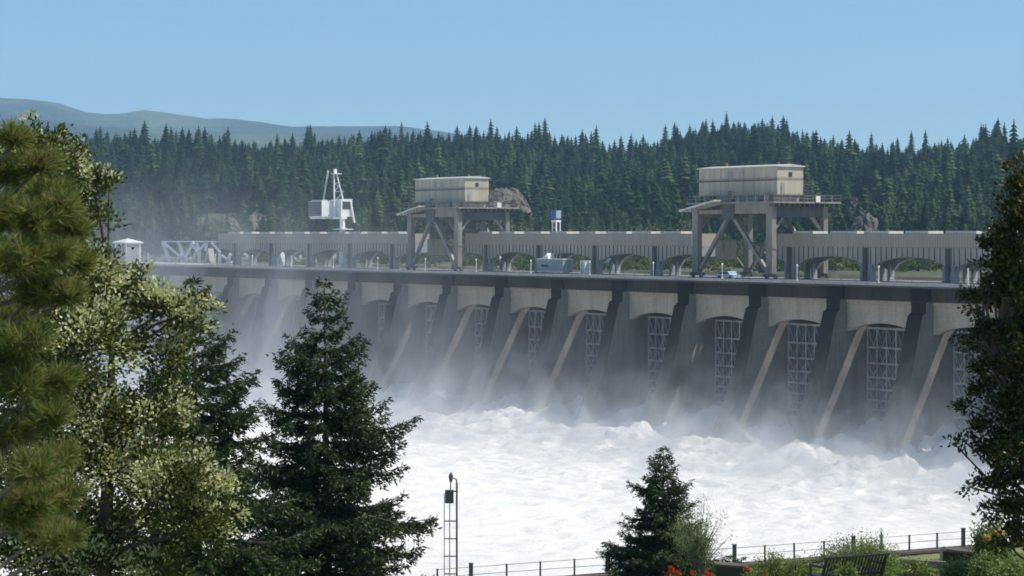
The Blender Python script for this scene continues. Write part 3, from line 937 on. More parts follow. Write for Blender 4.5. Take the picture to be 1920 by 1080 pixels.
# ------------------------------------------------------------------ white jib crane
def jib():
    n0 = 15.0
    u, Y = hit(642, n0)
    sc = Y / F
    e = empty('jib_crane', W(u, n0, DT), ROT)
    tag(e, 'white jib crane with a boxy cab and raised lattice mast above the left gallery', 'crane')
    def zz(py): return zat(py, Y) - DT
    a = MB(); a.bar((0, 0, 0), (0, 0, zz(408)), 1.6, 1.6, 0, 10, 1.2); a.box(-.9, .9, -.9, .9, zz(431), zz(428)); a.build('pedestal', M['white'], e)
    a = MB(); a.box(-1.5, 2.4, -1.5, 1.5, zz(431), zz(429)); a.build('footing', M['offwhite'], e)
    kx = 8.6 * 430 / Y
    hb, ht = zz(406), zz(377)
    # local u: dark downstream face spans u, lit right face spans n
    a = MB(); a.box(-9.3, -3.2, -3.6, 1.8, hb, ht); a.box(-9.0, -3.4, -3.4, 1.6, hb - .5, hb)
    hs = a.build('machinery_house', M['white'], e)
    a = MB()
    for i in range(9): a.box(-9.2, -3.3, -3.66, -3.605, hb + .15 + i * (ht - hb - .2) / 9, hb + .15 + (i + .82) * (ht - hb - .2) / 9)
    link('shade_slats', a.mesh('shade_slats', [M['slate']]), hs)  # added dark slats paint the shade onto the white downstream wall
    a = MB(); a.box(-8.6, -3.6, -3.3, 1.2, ht, ht + .3); link('roof', a.mesh('roof', [M['offwhite']]), hs)
    a = MB(); a.box(-3.15, -.9, .2, 3.2, hb, ht + .5); a.box(-3.15, .8, -.8, .8, hb - .6, hb - .02); cb = a.build('cab', M['white'], e)
    a = MB(); a.box(-.89, -.84, .6, 2.6, hb + 1.7, ht - .1); link('window', a.mesh('window', [M['glass']]), cb)
    top = zz(326)
    a = MB()
    for p, q, w in (((-2.4, -.7, hb), (-2.9, -.5, top), .26), ((-1.0, 1.9, hb), (-2.7, .1, top), .22), ((-.7, 2.6, ht), (-.6, 3.6, hb - 1.4), .34), ((-2.6, -.5, ht + 2.2), (-1.5, 1.2, ht + 2.2), .13),
                    ((-2.7, -.5, ht + 4.2), (-2.1, .7, ht + 4.2), .12), ((-2.6, -.5, ht + 2.2), (-2.1, .7, ht + 4.2), .1), ((-1.5, 1.2, ht + 2.2), (-2.7, -.5, ht + 4.2), .1), ((-2.4, -.6, ht), (-1.5, 1.2, ht + 2.2), .1)):
        a.bar(p, q, w)
    a.box(-3.5, -2.1, -.9, 1.1, top, top + .2); a.box(-3.1, -2.6, -.6, .1, top + .2, top + 1.2)
    a.build('mast', M['white'], e)
    a = MB()
    p0 = Vector((-5.2, -2.0, ht)); p1 = Vector((-3.9, -1.5, zz(319)))
    for dx in (-.25, .25): a.bar(p0 + Vector((dx, 0, 0)), p1 + Vector((dx, 0, 0)), .12)
    for i in range(10):
        t = i / 10; t2 = (i + 1) / 10; s = 1 if i % 2 else -1
        a.bar(p0.lerp(p1, t) + Vector((.25 * s, 0, 0)), p0.lerp(p1, t2) + Vector((-.25 * s, 0, 0)), .1)
    a.build('boom', M['offwhite'], e)
jib()

# blue tower behind the middle gallery
u, Y = hit(1043, 16.0)
e = empty('blue_tower', W(u, 16.0, DT), ROT)
tag(e, 'small blue and white tower rising behind the middle gallery', 'tower')
z1, z2, z3 = zat(415, Y) - DT, zat(394, Y) - DT, zat(411, Y) - DT
a = MB()
for dx in (-.6, .6):
    for dy in (-.5, .5): a.bar((dx, dy, 0), (dx, dy, z1), .16)
for i in range(8): a.bar((-.6, -.5, z1 * i / 8), (.6, -.5, z1 * i / 8), .1)
a.build('frame', M['white'], e)
a = MB(); a.box(-.9, .7, -.7, .7, z3, z2); bx = a.build('tank', M['blue'], e)
a = MB(); a.box(-.75, .75, -.65, .65, z1 - .15, z1 + .25); a.build('platform', M['white'], e)
a = MB(); a.box(.72, .78, -.6, .6, z3 + .2, z2 - .1); link('panel', a.mesh('panel', [M['cabin']]), bx)

# control house on the left end of the dam
u, Y = hit(243, 4)
e = empty('control_house', W(u, 1.5, DT), ROT)
tag(e, 'small grey control house with a pale pyramid roof on the left end of the dam', 'building')
h = zat(456, Y) - DT
a = MB(); a.box(-3.4, 3.4, 0, 4.0, 0, h); wl = a.build('wall', M['grey_panel'], e)
a = MB()
for x in (-3.45, 3.2): a.box(x, x + .3, -.08, .0, 0, h)
a.box(3.4, 3.5, 3.6, 4.0, 0, h)
a.build('corner_post', M['white'], e)
a = MB(); b0 = len(a.v)
a.v += [(-3.9, -.6, h), (3.9, -.6, h), (3.9, 4.6, h), (-3.9, 4.6, h), (-3.9, -.6, h + .3), (3.9, -.6, h + .3), (3.9, 4.6, h + .3), (-3.9, 4.6, h + .3), (0, 2, h + 1.3)]
for f in ((3, 2, 1, 0), (0, 1, 5, 4), (1, 2, 6, 5), (2, 3, 7, 6), (3, 0, 4, 7), (4, 5, 8), (5, 6, 8), (6, 7, 8), (7, 4, 8)): a.f.append(f); a.m.append(0)
a.build('roof', M['white'], e)
for x in (-2.2, -.5, 1.2):
    a = MB(); a.box(x, x + 1.0, -.06, -.01, h - 2.6, h - 1.0); a.build('window', M['glass'], e)
a = MB(); a.box(2.3, 3.1, -.06, -.01, 0, 2.2); a.build('door', M['offwhite'], e)

# white trusses, tents and sheds on the flat behind the dam
def frame2d(name, segs, Y, w, label, cat, depth=3.5, group=None):
    xs_ = [p for s in segs for p in (s[0], s[2])]; cx = (min(xs_) + max(xs_)) / 2
    X = (cx - 960) / F * Y
    gz = float(terr(X, Y))
    e = empty(name, (X, Y, gz))
    tag(e, label, cat, group)
    for nm, yy in (('front_frame', 0), ('rear_frame', depth)):
        a = MB()
        for x0_, y0_, x1_, y1_ in segs:
            p = ((x0_ - cx) / F * Y, yy, zat(y0_, Y) - gz); q = ((x1_ - cx) / F * Y, yy, zat(y1_, Y) - gz)
            a.bar(p, q, w)
        a.build(nm, M['white'], e)
    a = MB()
    seen = set()
    for x0_, y0_, x1_, y1_ in segs:
        for (x_, y_) in ((x0_, y0_), (x1_, y1_)):
            if (x_, y_) in seen: continue
            seen.add((x_, y_)); zz_ = zat(y_, Y) - gz
            a.bar(((x_ - cx) / F * Y, .2, zz_), ((x_ - cx) / F * Y, depth - .2, zz_), w * .7)
    # feet down to the ground
    lowest = sorted(seen, key=lambda t: -t[1])[:3]
    for (x_, y_) in lowest:
        for yy in (0, depth): a.bar(((x_ - cx) / F * Y, yy, -.2), ((x_ - cx) / F * Y, yy, zat(y_, Y) - gz), w)
    a.build('cross_bar', M['white'], e)
frame2d('steel_truss', [(303, 453, 361, 453), (303, 453, 318, 496), (306, 456, 348, 491), (333, 454, 343, 484), (361, 456, 337, 495), (314, 483, 355, 484), (318, 496, 345, 497), (337, 495, 355, 484)], 650, .42,
        'white steel truss with crossing diagonals beside the small control house', 'truss')
frame2d('steel_truss', [(366, 453, 410, 453), (357, 457, 367, 470), (396, 456, 410, 471), (366, 453, 372, 470), (386, 453, 384, 470), (372, 470, 386, 453), (367, 470, 357, 495)], 655, .4,
        'white steel truss touching the left end of the far gallery', 'truss')
frame2d('steel_truss', [(414, 479, 432, 492), (430, 476, 424, 498), (437, 477, 447, 498), (444, 484, 466, 485), (451, 472, 470, 486), (470, 486, 461, 498), (440, 498, 461, 498)], 640, .5,
        'white steel truss seen through the leftmost gallery arch', 'truss')
frame2d('steel_truss', [(546, 480, 562, 493), (562, 480, 564, 500), (572, 484, 590, 484), (562, 493, 572, 484), (590, 484, 592, 498)], 640, .45,
        'low white steel truss seen through the third gallery arch from the left', 'truss')
frame2d('steel_truss', [(627, 478, 629, 498), (646, 490, 664, 477), (664, 477, 672, 500), (658, 500, 672, 488), (629, 498, 646, 490), (646, 490, 648, 502)], 640, .5,
        'white steel truss seen through the gallery arch below the jib crane', 'truss')
def tent(cx, y_top, y_bot, w, Y, label, mat_roof, mat_wall, round_=False, name='tent', depth=12, cat='tent'):
    X = (cx - 960) / F * Y; gz = float(terr(X, Y))
    e = empty(name, (X, Y, gz)); tag(e, label, cat)
    hw = w / 2 / F * Y; ht = zat(y_top, Y) - gz
    hb = ht * (.35 if round_ else .45)
    if round_:
        pl = [(-hw, 0), (hw, 0), (hw, hb)] + [(hw * math.cos(t * math.pi / 10), hb + (ht - hb) * math.sin(t * math.pi / 10)) for t in range(1, 10)] + [(-hw, hb)]
    else:
        pl = [(-hw, 0), (hw, 0), (hw, hb), (0, ht), (-hw, hb)]
    a = MB(); a.prism(pl, 'y', 0, depth); a.build('shell', mat_wall, e)
    a = MB()
    up = pl[2:]
    for p, q in zip(up[:-1], up[1:]): a.bar((p[0], -.15, p[1] + .05), (q[0], -.15, q[1] + .05), .35)
    a.build('roof_edge', mat_roof, e)
    a = MB(); a.box(-hw * .35, hw * .35, -.1, -.02, 0, hb * .9); a.build('door', M['grey_panel'], e)
tent(389, 466, 498, 40, 620, 'pale gabled tent under the white truss at the left end of the gallery', M['offwhite'], M['tan'])
tent(519, 470, 498, 36, 620, 'round topped white tent seen through the second gallery arch from the left', M['white'], M['offwhite'], True)
tent(1136, 479, 514, 52, 560, 'white round topped tent seen through the middle gallery arch', M['white'], M['white'], True)
tent(1254, 492, 514, 46, 590, 'low tan shed seen through the last arch of the middle gallery', M['offwhite'], M['tan'], False, 'shed', 10, 'shed')
tent(1695, 497, 520, 34, 540, 'small pale shed among bushes seen through the right gallery arch', M['white'], M['offwhite'], False, 'shed', 8, 'shed')
tent(1540, 508, 526, 56, 500, 'low pale shed under the first arch right of the near gantry crane', M['grey_panel'], M['tan'], False, 'shed', 8, 'shed')

# grey site cabin and white board on the deck
def cabin():
    n0 = 10.2
    ul, Y = hit(1006, n0); ur, _ = hit(1055, n0)
    e = empty('site_cabin', W(ul, n0, DT), ROT); tag(e, 'pale blue grey box cabin standing on the deck in the middle gallery arch', 'cabin')
    h = zat(486, Y) - DT
    a = MB(); a.box(0, ur - ul, 0, 2.4, .25, h); a.build('body', M['cabin'], e)
    a = MB(); a.box(-.1, ur - ul + .1, -.1, 2.5, h, h + .15); a.build('roof', M['white'], e)
    a = MB(); a.box(1.6, 3.9, -.05, -.01, h - 1.5, h - 1.0); a.build('window', M['glass'], e)
    a = MB()
    for x in (.5, ur - ul - .9): a.box(x, x + .4, .3, 2.1, 0, .25)
    a.box(.2, ur - ul, -.06, -.01, .26, .5)
    a.build('skid', M['white'], e)
    a = MB(); a.prism([(1.0, h + .16), (3.2, h + .16), (2.6, h + 1.2)], 'y', .6, 2.2); a.build('hatch', M['white'], e)
    ul, Y = hit(1092, n0)
    e = empty('white_cabinet', W(ul, n0, DT), ROT); tag(e, 'tall narrow white cabinet on the deck right of the pale box cabin', 'cabinet')
    h = zat(489, Y) - DT
    a = MB(); a.box(-.75, .75, 0, 1.0, 0, h); a.build('body', M['white'], e)
    a = MB(); a.box(-.82, .82, -.06, 1.06, h, h + .1); a.build('cap', M['offwhite'], e)
    a = MB(); a.box(-.55, .55, -.04, -.01, .4, h - .3); a.build('door', M['offwhite'], e)
cabin()
# pale blue car under the near gantry crane, dark pickup behind
def car(px_, n0, mat, label, k=1.0):
    u, Y = hit(px_, n0)
    e = empty('parked_car', W(u, n0, DT + .0), ROT); tag(e, label, 'car')
    a = MB(); a.prism([(-2.2, .35), (2.2, .35), (2.25, .75), (1.3, .92), (.75, 1.42), (-1.1, 1.45), (-1.9, .95), (-2.25, .85)], 'y', -.88, .88)
    a.build('body', mat, e)
    for yy in (-.9, .89):
        a = MB(); a.prism([(1.15, .95), (.68, 1.35), (-1.05, 1.38), (-1.65, .95)], 'y', yy - .0, yy + .01); a.build('side_window', M['glass'], e)
    for x in (-1.4, 1.4):
        for y in (-.85, .85):
            a = MB(); a.bar((x, y - .1, .33), (x, y + .1, .33), .66, .66, 0, 14); a.build('wheel', M['rubber'], e)
car(1366, 2.6, M['carblue'], 'pale blue car parked on the deck between the legs of the near gantry crane')

# ------------------------------------------------------------------ FOREGROUND BANK
FA = Vector((-2.0, 103.6)); FB = Vector((24.5, 116.0))
fd = (FB - FA).normalized(); fnrm = Vector((-fd.y, fd.x))
def fence_depth_at(px):
    t = (px - 960) / F          # X = tY on the fence line
    # FA + s*fd ; X = t Y
    s = (t * FA.y - FA.x) / (fd.x - t * fd.y)
    return FA.y + s * fd.y
def base_row(px): return np.clip(657 - (np.asarray(px, float) - 883) * .0758, 560, 720)
def bank_z(X, Y):
    X = np.asarray(X, float); Y = np.asarray(Y, float)
    px = np.clip(960 + F * X / np.maximum(Y, 20), -200, 2200)
    t = (px - 960) / F
    s = (t * FA.y - FA.x) / (fd.x - t * fd.y)
    Yf = FA.y + s * fd.y
    row = base_row(px) + 62 * np.clip((Yf - Y) / (Yf - 48), 0, 1.2)
    z = HC - row * np.maximum(Y, 42) / F
    return z, Yf
xs = np.arange(-45, 50, .5); ys = np.arange(-10, 130, .5)
Xg, Yg = np.meshgrid(xs, ys, indexing='ij')
Zb, Yf = bank_z(Xg, Yg)
over = np.clip((Yg - Yf - .6) / 4, 0, 1)
Zb = Zb * (1 - over) + (-4) * over - .25 + (fbm(Xg / 2, Yg / 2, 3, 2) - .5) * .3
me = grid_mesh('garden_bank', xs, ys, Zb, M['lawn'])
tag(link('garden_bank', me), kind='structure')
def gz(X, Y):
    return float(bank_z(X, Y)[0]) - .25
def ground_px(px, Y):
    X = (px - 960) / F * Y
    return Vector((X, Y, gz(X, Y)))

# low wall under the fence
def fence_pt(s): return Vector((FA.x + fd.x * s, FA.y + fd.y * s))
def base_z(p):
    px = 960 + F * p.x / p.y
    return HC - float(base_row(px)) * p.y / F
LW = 46
wl = empty('retaining_wall', (FA.x, FA.y, 0)); tag(wl, 'low weathered brown retaining wall along the garden edge, carrying the railing', 'wall')
a = MB(); c_ = MB()
S0, S1, NS = -16.0, 44.0, 30
for i in range(NS):
    s0 = S0 + (S1 - S0) * i / NS; s1 = S0 + (S1 - S0) * (i + 1) / NS
    p0 = fence_pt(s0); p1 = fence_pt(s1); z0 = base_z(p0); z1 = base_z(p1)
    for mbx, hw, zl, zh in ((a, .28, -1.9, -.12), (c_, .40, -.115, .0)):
        b0 = len(mbx.v)
        for p, zz in ((p0, z0), (p1, z1)):
            for sgn, zo in ((-1, zl), (1, zl), (1, zh), (-1, zh)):
                q = p + fnrm * hw * sgn
                mbx.v.append((q.x - FA.x, q.y - FA.y, zz + zo))
        for f in ((0, 1, 5, 4), (1, 2, 6, 5), (2, 3, 7, 6), (3, 0, 4, 7)): mbx.f.append(tuple(b0 + t for t in f)); mbx.m.append(0)
a.build('wall_face', M['wall_brown'], wl); c_.build('coping', M['wall_brown'], wl)

# railing fence: slim posts, every third one thick, two rails
fe = empty('railing_fence', (FA.x, FA.y, 0)); tag(fe, 'dark post and two rail fence along the top of the river wall', 'fence')
thick_px = [883, 1139, 1377, 1806]
post_px = [820, 883, 950, 1013, 1077, 1139, 1199, 1259, 1319, 1377, 1434, 1489, 1545, 1600, 1653, 1705, 1757, 1806, 1855, 1903, 1950]
tops = []
for ppx in post_px:
    t = (ppx - 960) / F
    s = (t * FA.y - FA.x) / (fd.x - t * fd.y)
    p = fence_pt(s); zb = base_z(p)
    th = ppx in thick_px or ppx in (1600,)
    a = MB(); w = .10 if th else .045
    h = .98 if th else .86
    a.box(p.x - FA.x - w, p.x - FA.x + w, p.y - FA.y - w, p.y - FA.y + w, zb, zb + h)
    if th: a.box(p.x - FA.x - w * 1.2, p.x - FA.x + w * 1.2, p.y - FA.y - w * 1.2, p.y - FA.y + w * 1.2, zb + h, zb + h + .04)
    a.build('post', M['galv'], fe)
    tops.append((p.x - FA.x, p.y - FA.y, zb))
for hh in (.45, .82):
    a = MB()
    for p, q in zip(tops[:-1], tops[1:]):
        a.bar((p[0], p[1], p[2] + hh), (q[0], q[1], q[2] + hh), .028, .028, 0, 6)
    a.build('rail', M['galv'], fe)

# instrument mast
p = ground_px(850, 100.0)
e = empty('instrument_mast', (p.x, p.y, p.z)); tag(e, 'slim grey instrument mast with a dark box, right of the tall conifer', 'mast')
k = 100.0 / F
def mx(px): return (px - 850) * k
def mz(py): return zat(py, 100.0) - p.z
a = MB(); a.bar((mx(856.5), 0, -.2), (mx(856.5), 0, mz(905)), .10, .10, 0, 8)
a.path([(mx(856.5), 0, mz(905)), (mx(856), 0, mz(900)), (mx(853.5), 0, mz(897.5)), (mx(850), 0, mz(897))], .04, .03)
a.build('pole', M['galv'], e)
a = MB(); a.bar((mx(833), 0, -.2), (mx(833), 0, mz(925)), .045, .045, 0, 6); a.bar((mx(843), .1, -.2), (mx(843), .1, mz(925)), .05, .05, 0, 6); a.build('side_pole', M['galv'], e)
a = MB()
for yy in (977, 1010, 1043, 1076): a.bar((mx(833), .0, mz(yy)), (mx(856), .0, mz(yy)), .05)
a.bar((mx(846), 0, mz(921)), (mx(856), 0, mz(921)), .06)
a.build('bracket', M['galv'], e)
a = MB(); a.box(mx(834.5), mx(850.5), -.15, .15, mz(943), mz(919)); a.build('equipment_box', M['steel_dark'], e)
a = MB(); a.bar((mx(845), 0, mz(919)), (mx(845), 0, mz(903)), .06, .06, 0, 8); a.bar((mx(845.5), 0, mz(904)), (mx(845.5), 0, mz(897)), .12, .12, 0, 10, .2)
a.build('neck', M['galv'], e)
a = MB(); a.bar((mx(845.5), 0, mz(897)), (mx(845.5), 0, mz(891)), .22, .22, 0, 12); a.bar((mx(845.5), 0, mz(891)), (mx(845.5), 0, mz(886)), .18, .18, 0, 12, .08)
a.build('camera_head', M['galv'], e)

# black slatted bench seen from behind
Yb = 48.0
bx = (1602 - 960) / F * Yb
zt = zat(1040, Yb)
e = empty('park_bench', (bx, Yb, zt - .92), math.radians(24)); tag(e, 'black metal slatted bench seen from behind, in front of the round green bush', 'bench')
wb = 125 / F * Yb / 2 / math.cos(math.radians(24))
a = MB()
for i in range(19):
    x = -wb + .05 + (2 * wb - .1) * i / 18
    a.bar((x, .12, .46), (x, -.1, .88), .035, .02)
a.build('backrest', M['black'], e)
a = MB(); a.bar((-wb - .03, -.11, .90), (wb + .03, -.11, .90), .07, .045); a.bar((-wb, .12, .47), (wb, .12, .47), .05, .03); a.build('top_rail', M['black'], e)
a = MB()
for i in range(7): a.bar((-wb, .16 + i * .07, .44), (wb, .16 + i * .07, .44), .05, .025)
a.build('seat', M['black'], e)
for x in (-wb + .03, wb - .03):
    a = MB(); a.bar((x, .1, 0), (x, .12, .46), .05); a.bar((x, .58, 0), (x, .58, .44), .05); a.bar((x, -.1, .9), (x, .1, .4), .05); a.build('leg', M['black'], e)
    a = MB(); a.bar((x, -.0, .68), (x, .58, .66), .05); a.bar((x, .58, .66), (x, .58, .44), .04); a.build('armrest', M['black'], e)

# planter edging / steps near the right end of the wall
def wedge(name, pts4, Y, depth, th, mat, label, cat):
    c = sum(p[0] for p in pts4) / 4; cy = max(p[1] for p in pts4)
    o = P(c, cy, Y)
    e = MB()
    e.prism([((px_ - c) / F * Y, zat(py_, Y) - o.z) for px_, py_ in pts4], 'y', 0, depth)
    ob = e.build(name, mat, None, o); tag(ob, label, cat)
wedge('stone_edging', [(1690, 1049), (1775, 1054), (1775, 1066), (1690, 1066)], 80, .3, .3, M['rock'], 'weathered grey stone edging between the bench bush and the dark bin roof', 'edging')
Yr_ = 92
o = P(1800, 1045, Yr_)
e = empty('shelter_hatch', (o.x, o.y, o.z)); tag(e, 'low dark hatch with a sloping brown lid below the last thick fence post', 'hatch')
def rx(px_): return (px_ - 1800) / F * Yr_
a = MB(); a.prism([(rx(1765), -.9), (rx(1848), -.9), (rx(1848), zat(1041, Yr_) - o.z), (rx(1774), zat(1031, Yr_) - o.z), (rx(1768), zat(1034, Yr_) - o.z)], 'y', 0, .6); a.build('body', M['black'], e)
a = MB(); a.prism([(rx(1768), zat(1034, Yr_) - o.z + .03), (rx(1775), zat(1030, Yr_) - o.z + .03), (rx(1850), zat(1039, Yr_) - o.z + .03), (rx(1850), zat(1042, Yr_) - o.z + .03)], 'y', -.15, .7); a.build('lid', M['wall_brown'], e)
Yr_ = 88
o = P(1365, 1062, Yr_)
e = empty('shelter_hatch', (o.x, o.y, o.z)); tag(e, 'low dark hatch with a grey lid beside the small conifer', 'hatch')
a = MB(); a.prism([((1343 - 1365) / F * Yr_, -.9), ((1400 - 1365) / F * Yr_, -.9), ((1400 - 1365) / F * Yr_, -.1), ((1343 - 1365) / F * Yr_, .03)], 'y', 0, .6); a.build('body', M['black'], e)
a = MB(); a.prism([((1340 - 1365) / F * Yr_, .04), ((1340 - 1365) / F * Yr_, .12), ((1403 - 1365) / F * Yr_, 0), ((1403 - 1365) / F * Yr_, -.08)], 'y', -.1, .7); a.build('lid', M['wall_brown'], e)

# ------------------------------------------------------------------ FOREGROUND TREES
def spruce(name, base, h, R, seed, label, mat, cat='tree', nwh=30, density=1.0, prof=None, tipup=.25, card=.2, sparse_top=True, group=None, asym=None):
    """layered conifer: trunk, limbs and needle sprays; prof(t from top 0..1) -> radius factor"""
    g = np.random.default_rng(seed)
    root = empty(name, base); tag(root, label, cat, group)
    tr = MB()
    lean = g.normal(0, .01, 2)
    tr.path([(lean[0] * h * t, lean[1] * h * t, h * t) for t in np.linspace(0, 1, 9)], h * .016 + .03, .012, 8)
    Cs = []; Ds = []; Ls = []; Ws = []
    lb = MB()
    for i in range(nwh):
        t = (i + .6 * g.random()) / nwh           # from the top
        zc = h * (1 - t * .97) - .02
        rad = R * (prof(t) if prof else t ** .8) * g.uniform(.78, 1.12)
        nb = int(round((4 + 3 * min(1, t * 2.5))))
        a0 = g.random() * 6.28
        for k in range(nb):
            az = a0 + 6.283 * k / nb + g.normal() * .25
            L = max(.12, rad * g.uniform(.5, 1.15))
            if asym is not None: L *= asym(az, t)
            el = .75 * (1 - t) ** 2.2 - .10 + g.normal() * .07
            dh = np.array([math.cos(az), math.sin(az), 0.0])
            side = np.array([-math.sin(az), math.cos(az), 0.0])
            sag = -.30 * min(1, t * 1.6)
            def pt(s):
                return np.array([lean[0] * zc, lean[1] * zc, zc]) + dh * L * s + np.array([0, 0, L * (math.tan(el) * s + sag * s * (1.0 - s * .2) + tipup * s ** 3)])
            ps = [pt(s) for s in (0, .35, .7, .97)]
            lb.path(ps, .006 + L * .012, .004, 4)
            nt_ = max(5, int(L * 14.0 * density))
            for j in range(nt_):
                s = .12 + .88 * (j + g.random()) / nt_
                p0 = pt(s)
                tl = (L * .36 * (1 - s) ** .8 + .16) * g.uniform(.6, 1.2)
                sd = 1 if g.random() < .5 else -1
                ang = g.uniform(.5, 1.15)
                td = dh * math.cos(ang) + side * sd * math.sin(ang) + np.array([0, 0, g.normal() * .15 - .12])
                ns = max(3, int(tl * 22 * density))
                ss = g.random(ns)
                drop = np.zeros((ns, 3)); drop[:, 2] = -(ss ** 2) * tl * .35
                c = p0 + td[None, :] * (ss * tl)[:, None] + drop + g.normal(0, .03, (ns, 3))
                dd = td[None, :] * .9 + g.normal(0, .42, (ns, 3)); dd[:, 2] += g.normal(-.05, .18, ns)
                Cs.append(c); Ds.append(dd); Ls.append(card * g.uniform(.6, 1.25, ns)); Ws.append(card * g.uniform(.22, .42, ns))
    C = np.concatenate(Cs); D = np.concatenate(Ds); L = np.concatenate(Ls); Wd = np.concatenate(Ws)
    V, Fc = cards(C, D, L, Wd, g)
    tr.build('trunk', M['bark'], root)
    lb.build('limbs', M['bark'], root)
    link('crown', np_mesh('crown', V, Fc, mat), root)
    print(name, len(Fc))
    return root

# big conifer left of centre
pz = lambda px_, Y: ground_px(px_, Y)
Yt = 82.0
X_ = (614 - 960) / F * Yt; top = zat(527, Yt); b_ = gz(X_, Yt)
def prof_big(t):
    return float(np.interp(t, [0, .05, .12, .2, .3, .42, .5, .62, .75, .9, 1], [.04, .14, .24, .38, .48, .58, .74, .88, 1.0, 1.0, .9]))
def asym_big(az, t):
    # longer limbs to the right low down, denser to the left half way
    c = math.cos(az)
    if .38 < t < .47 and c > .3: return 1.25
    if .2 < t < .45 and c < -.2: return 1.0
    return 1.0
spruce('tall_conifer', (X_, Yt, b_), top - b_, 4.5, 5, 'tall dark conifer with layered drooping branches, left of the instrument mast', M['spruce_d'], nwh=25, density=1.4, prof=prof_big, asym=asym_big)
# conifer behind the pale leaved tree
Yt = 74.0
X_ = (372 - 960) / F * Yt; top = zat(520, Yt); b_ = gz(X_, Yt)
def prof_mid(t):
    return float(np.interp(t, [0, .1, .2, .3, .5, .7, 1], [.03, .16, .36, .58, .82, 1.0, 1.0]))
spruce('tall_conifer', (X_, Yt, b_), top - b_, 3.9, 15, 'tall conifer with a thin leader, half hidden behind the pale leaved broadleaf tree', M['spruce'], nwh=27, density=1.3, prof=prof_mid)
# small conifer in the middle
Yt = 95.0
X_ = (1243 - 960) / F * Yt; top = zat(842, Yt); b_ = gz(X_, Yt)
def prof_small(t):
    return float(np.interp(t, [0, .08, .12, .2, .35, .5, .65, .8, 1], [.03, .10, .2, .30, .50, .62, .78, .95, 1.05]))
spruce('small_conifer', (X_, Yt, b_), top - b_, 3.05, 25, 'small dark conifer standing in front of the white water by the fence', M['spruce_d'], nwh=24, density=1.7, prof=prof_small, card=.15)

def blobtree(name, trunk_base, blobs, Y, seed, label, mat, tipmat=None, tip=.0, leaf=.11, per_m3=None, nleaf=30000, limb_mat='bark', cat='tree', clusters=10, up=.5, cup=None, trunk_r=.16, twig=True, ydep=1.0, tipdir=(.6, -.25, .75), leafw=.5):
    """broadleaf crown: leaf clusters spread through ellipsoids that follow the crown's outline"""
    g = np.random.default_rng(seed)
    root = empty(name, trunk_base); tag(root, label, cat)
    blobs = [(a_, b_, c_ * .93) for a_, b_, c_ in blobs]
    tb = Vector(trunk_base)
    B = []
    for (px_, py_, r_) in blobs:
        dy = g.normal() * r_ / F * Y * .7 * ydep
        c = P(px_, py_, Y + dy) - tb
        B.append((np.array(c), r_ / F * Y))
    vol = np.array([b[1] ** 2.3 for b in B]); vol /= vol.sum()
    lm = MB()
    trunk_top = np.mean([b[0] for b in B], 0)
    axis = [np.array([0, 0, 0.]), np.array([trunk_top[0] * .3, trunk_top[1] * .3, trunk_top[2] * .35]), np.array([trunk_top[0] * .7, trunk_top[1] * .7, trunk_top[2] * .7]), trunk_top, max((b[0] for b in B), key=lambda v: v[2])]
    tk = MB(); tk.path([tuple(a) for a in axis], trunk_r, .03, 8)
    Cs = []; Ds = []; Ls = []; Ws = []; Tm = []
    td = np.array(tipdir); td = td / np.linalg.norm(td)
    for (c, r), v in zip(B, vol):
        ax = min(axis[:-1], key=lambda a: np.linalg.norm(a - c) + (0 if a[2] < c[2] else 3))
        mid = (ax + c) / 2 + g.normal(0, .1, 3)
        lm.path([tuple(ax), tuple(mid), tuple(c)], .03 + r * .035, .02, 5)
        ncl = max(6, int(clusters * (r / .6) ** 2))
        nl = int(nleaf * v / ncl)
        for _ in range(ncl):
            d = g.normal(size=3); d /= np.linalg.norm(d)
            if g.random() < .6: d[2] = abs(d[2]); 
            rr = r * g.uniform(.45, 1.02)
            q = c + d * rr * np.array([1, 1, .9])
            if twig: lm.path([tuple(c + (q - c) * .2), tuple(q)], .012, .004, 3)
            n = max(4, int(nl * g.uniform(.4, 1.6)))
            cr = r * .26 + .10
            off = g.normal(0, 1, (n, 3)) * cr * np.array([.55, .55, .42])
            off += d[None, :] * (g.random(n) * cr)[:, None]
            dd = off / (np.linalg.norm(off, axis=1)[:, None] + .01) * .6 + d * .4 + g.normal(0, .45, (n, 3)); dd[:, 2] += up * .3
            Cs.append(q + off); Ds.append(dd); Ls.append(leaf * g.uniform(.6, 1.2, n)); Ws.append(leaf * leafw * g.uniform(.7, 1.2, n))
            # pale new growth and painted sun highlights on the sun side of outer clusters
            pale = g.random() < .46
            outer = pale and (rr > r * .5) and (d @ td > -.15)
            pr = tip * g.uniform(.6, 1.3) if outer else tip * .02
            Tm.append(((off @ (d * .6 + td * .4)) > cr * (.28 - .2 * min(1, pr))) & (g.random(n) < pr))
    C = np.concatenate(Cs); D = np.concatenate(Ds); L = np.concatenate(Ls); Wd = np.concatenate(Ws); T = np.concatenate(Tm)
    # leaf surfaces face the light more often than not
    R = g.normal(size=C.shape) * .8 + np.array([.3, 0, .6])
    S = np.cross(D, np.cross(D, R))
    V, Fc = cards(C, D, L, Wd, g, roll=R)
    mats = [mat] + ([tipmat] if tipmat else [])
    tk.build('trunk', M[limb_mat], root); lm.build('limbs', M[limb_mat], root)
    if tipmat:
        keep = T
        def sub(mask):
            idx = np.nonzero(mask)[0]
            VV_ = V.reshape(-1, 4, 3)[idx].reshape(-1, 3)
            return VV_, np.arange(len(idx) * 4).reshape(-1, 4)
        link('crown', np_mesh('crown', *sub(~keep), mat), root)
        link('new_leaves_and_highlights', np_mesh('new_leaves_and_highlights', *sub(keep), tipmat), root)
    else:
        link('crown', np_mesh('crown', V, Fc, mat), root)
    print(name, len(Fc), T.sum())
    return root

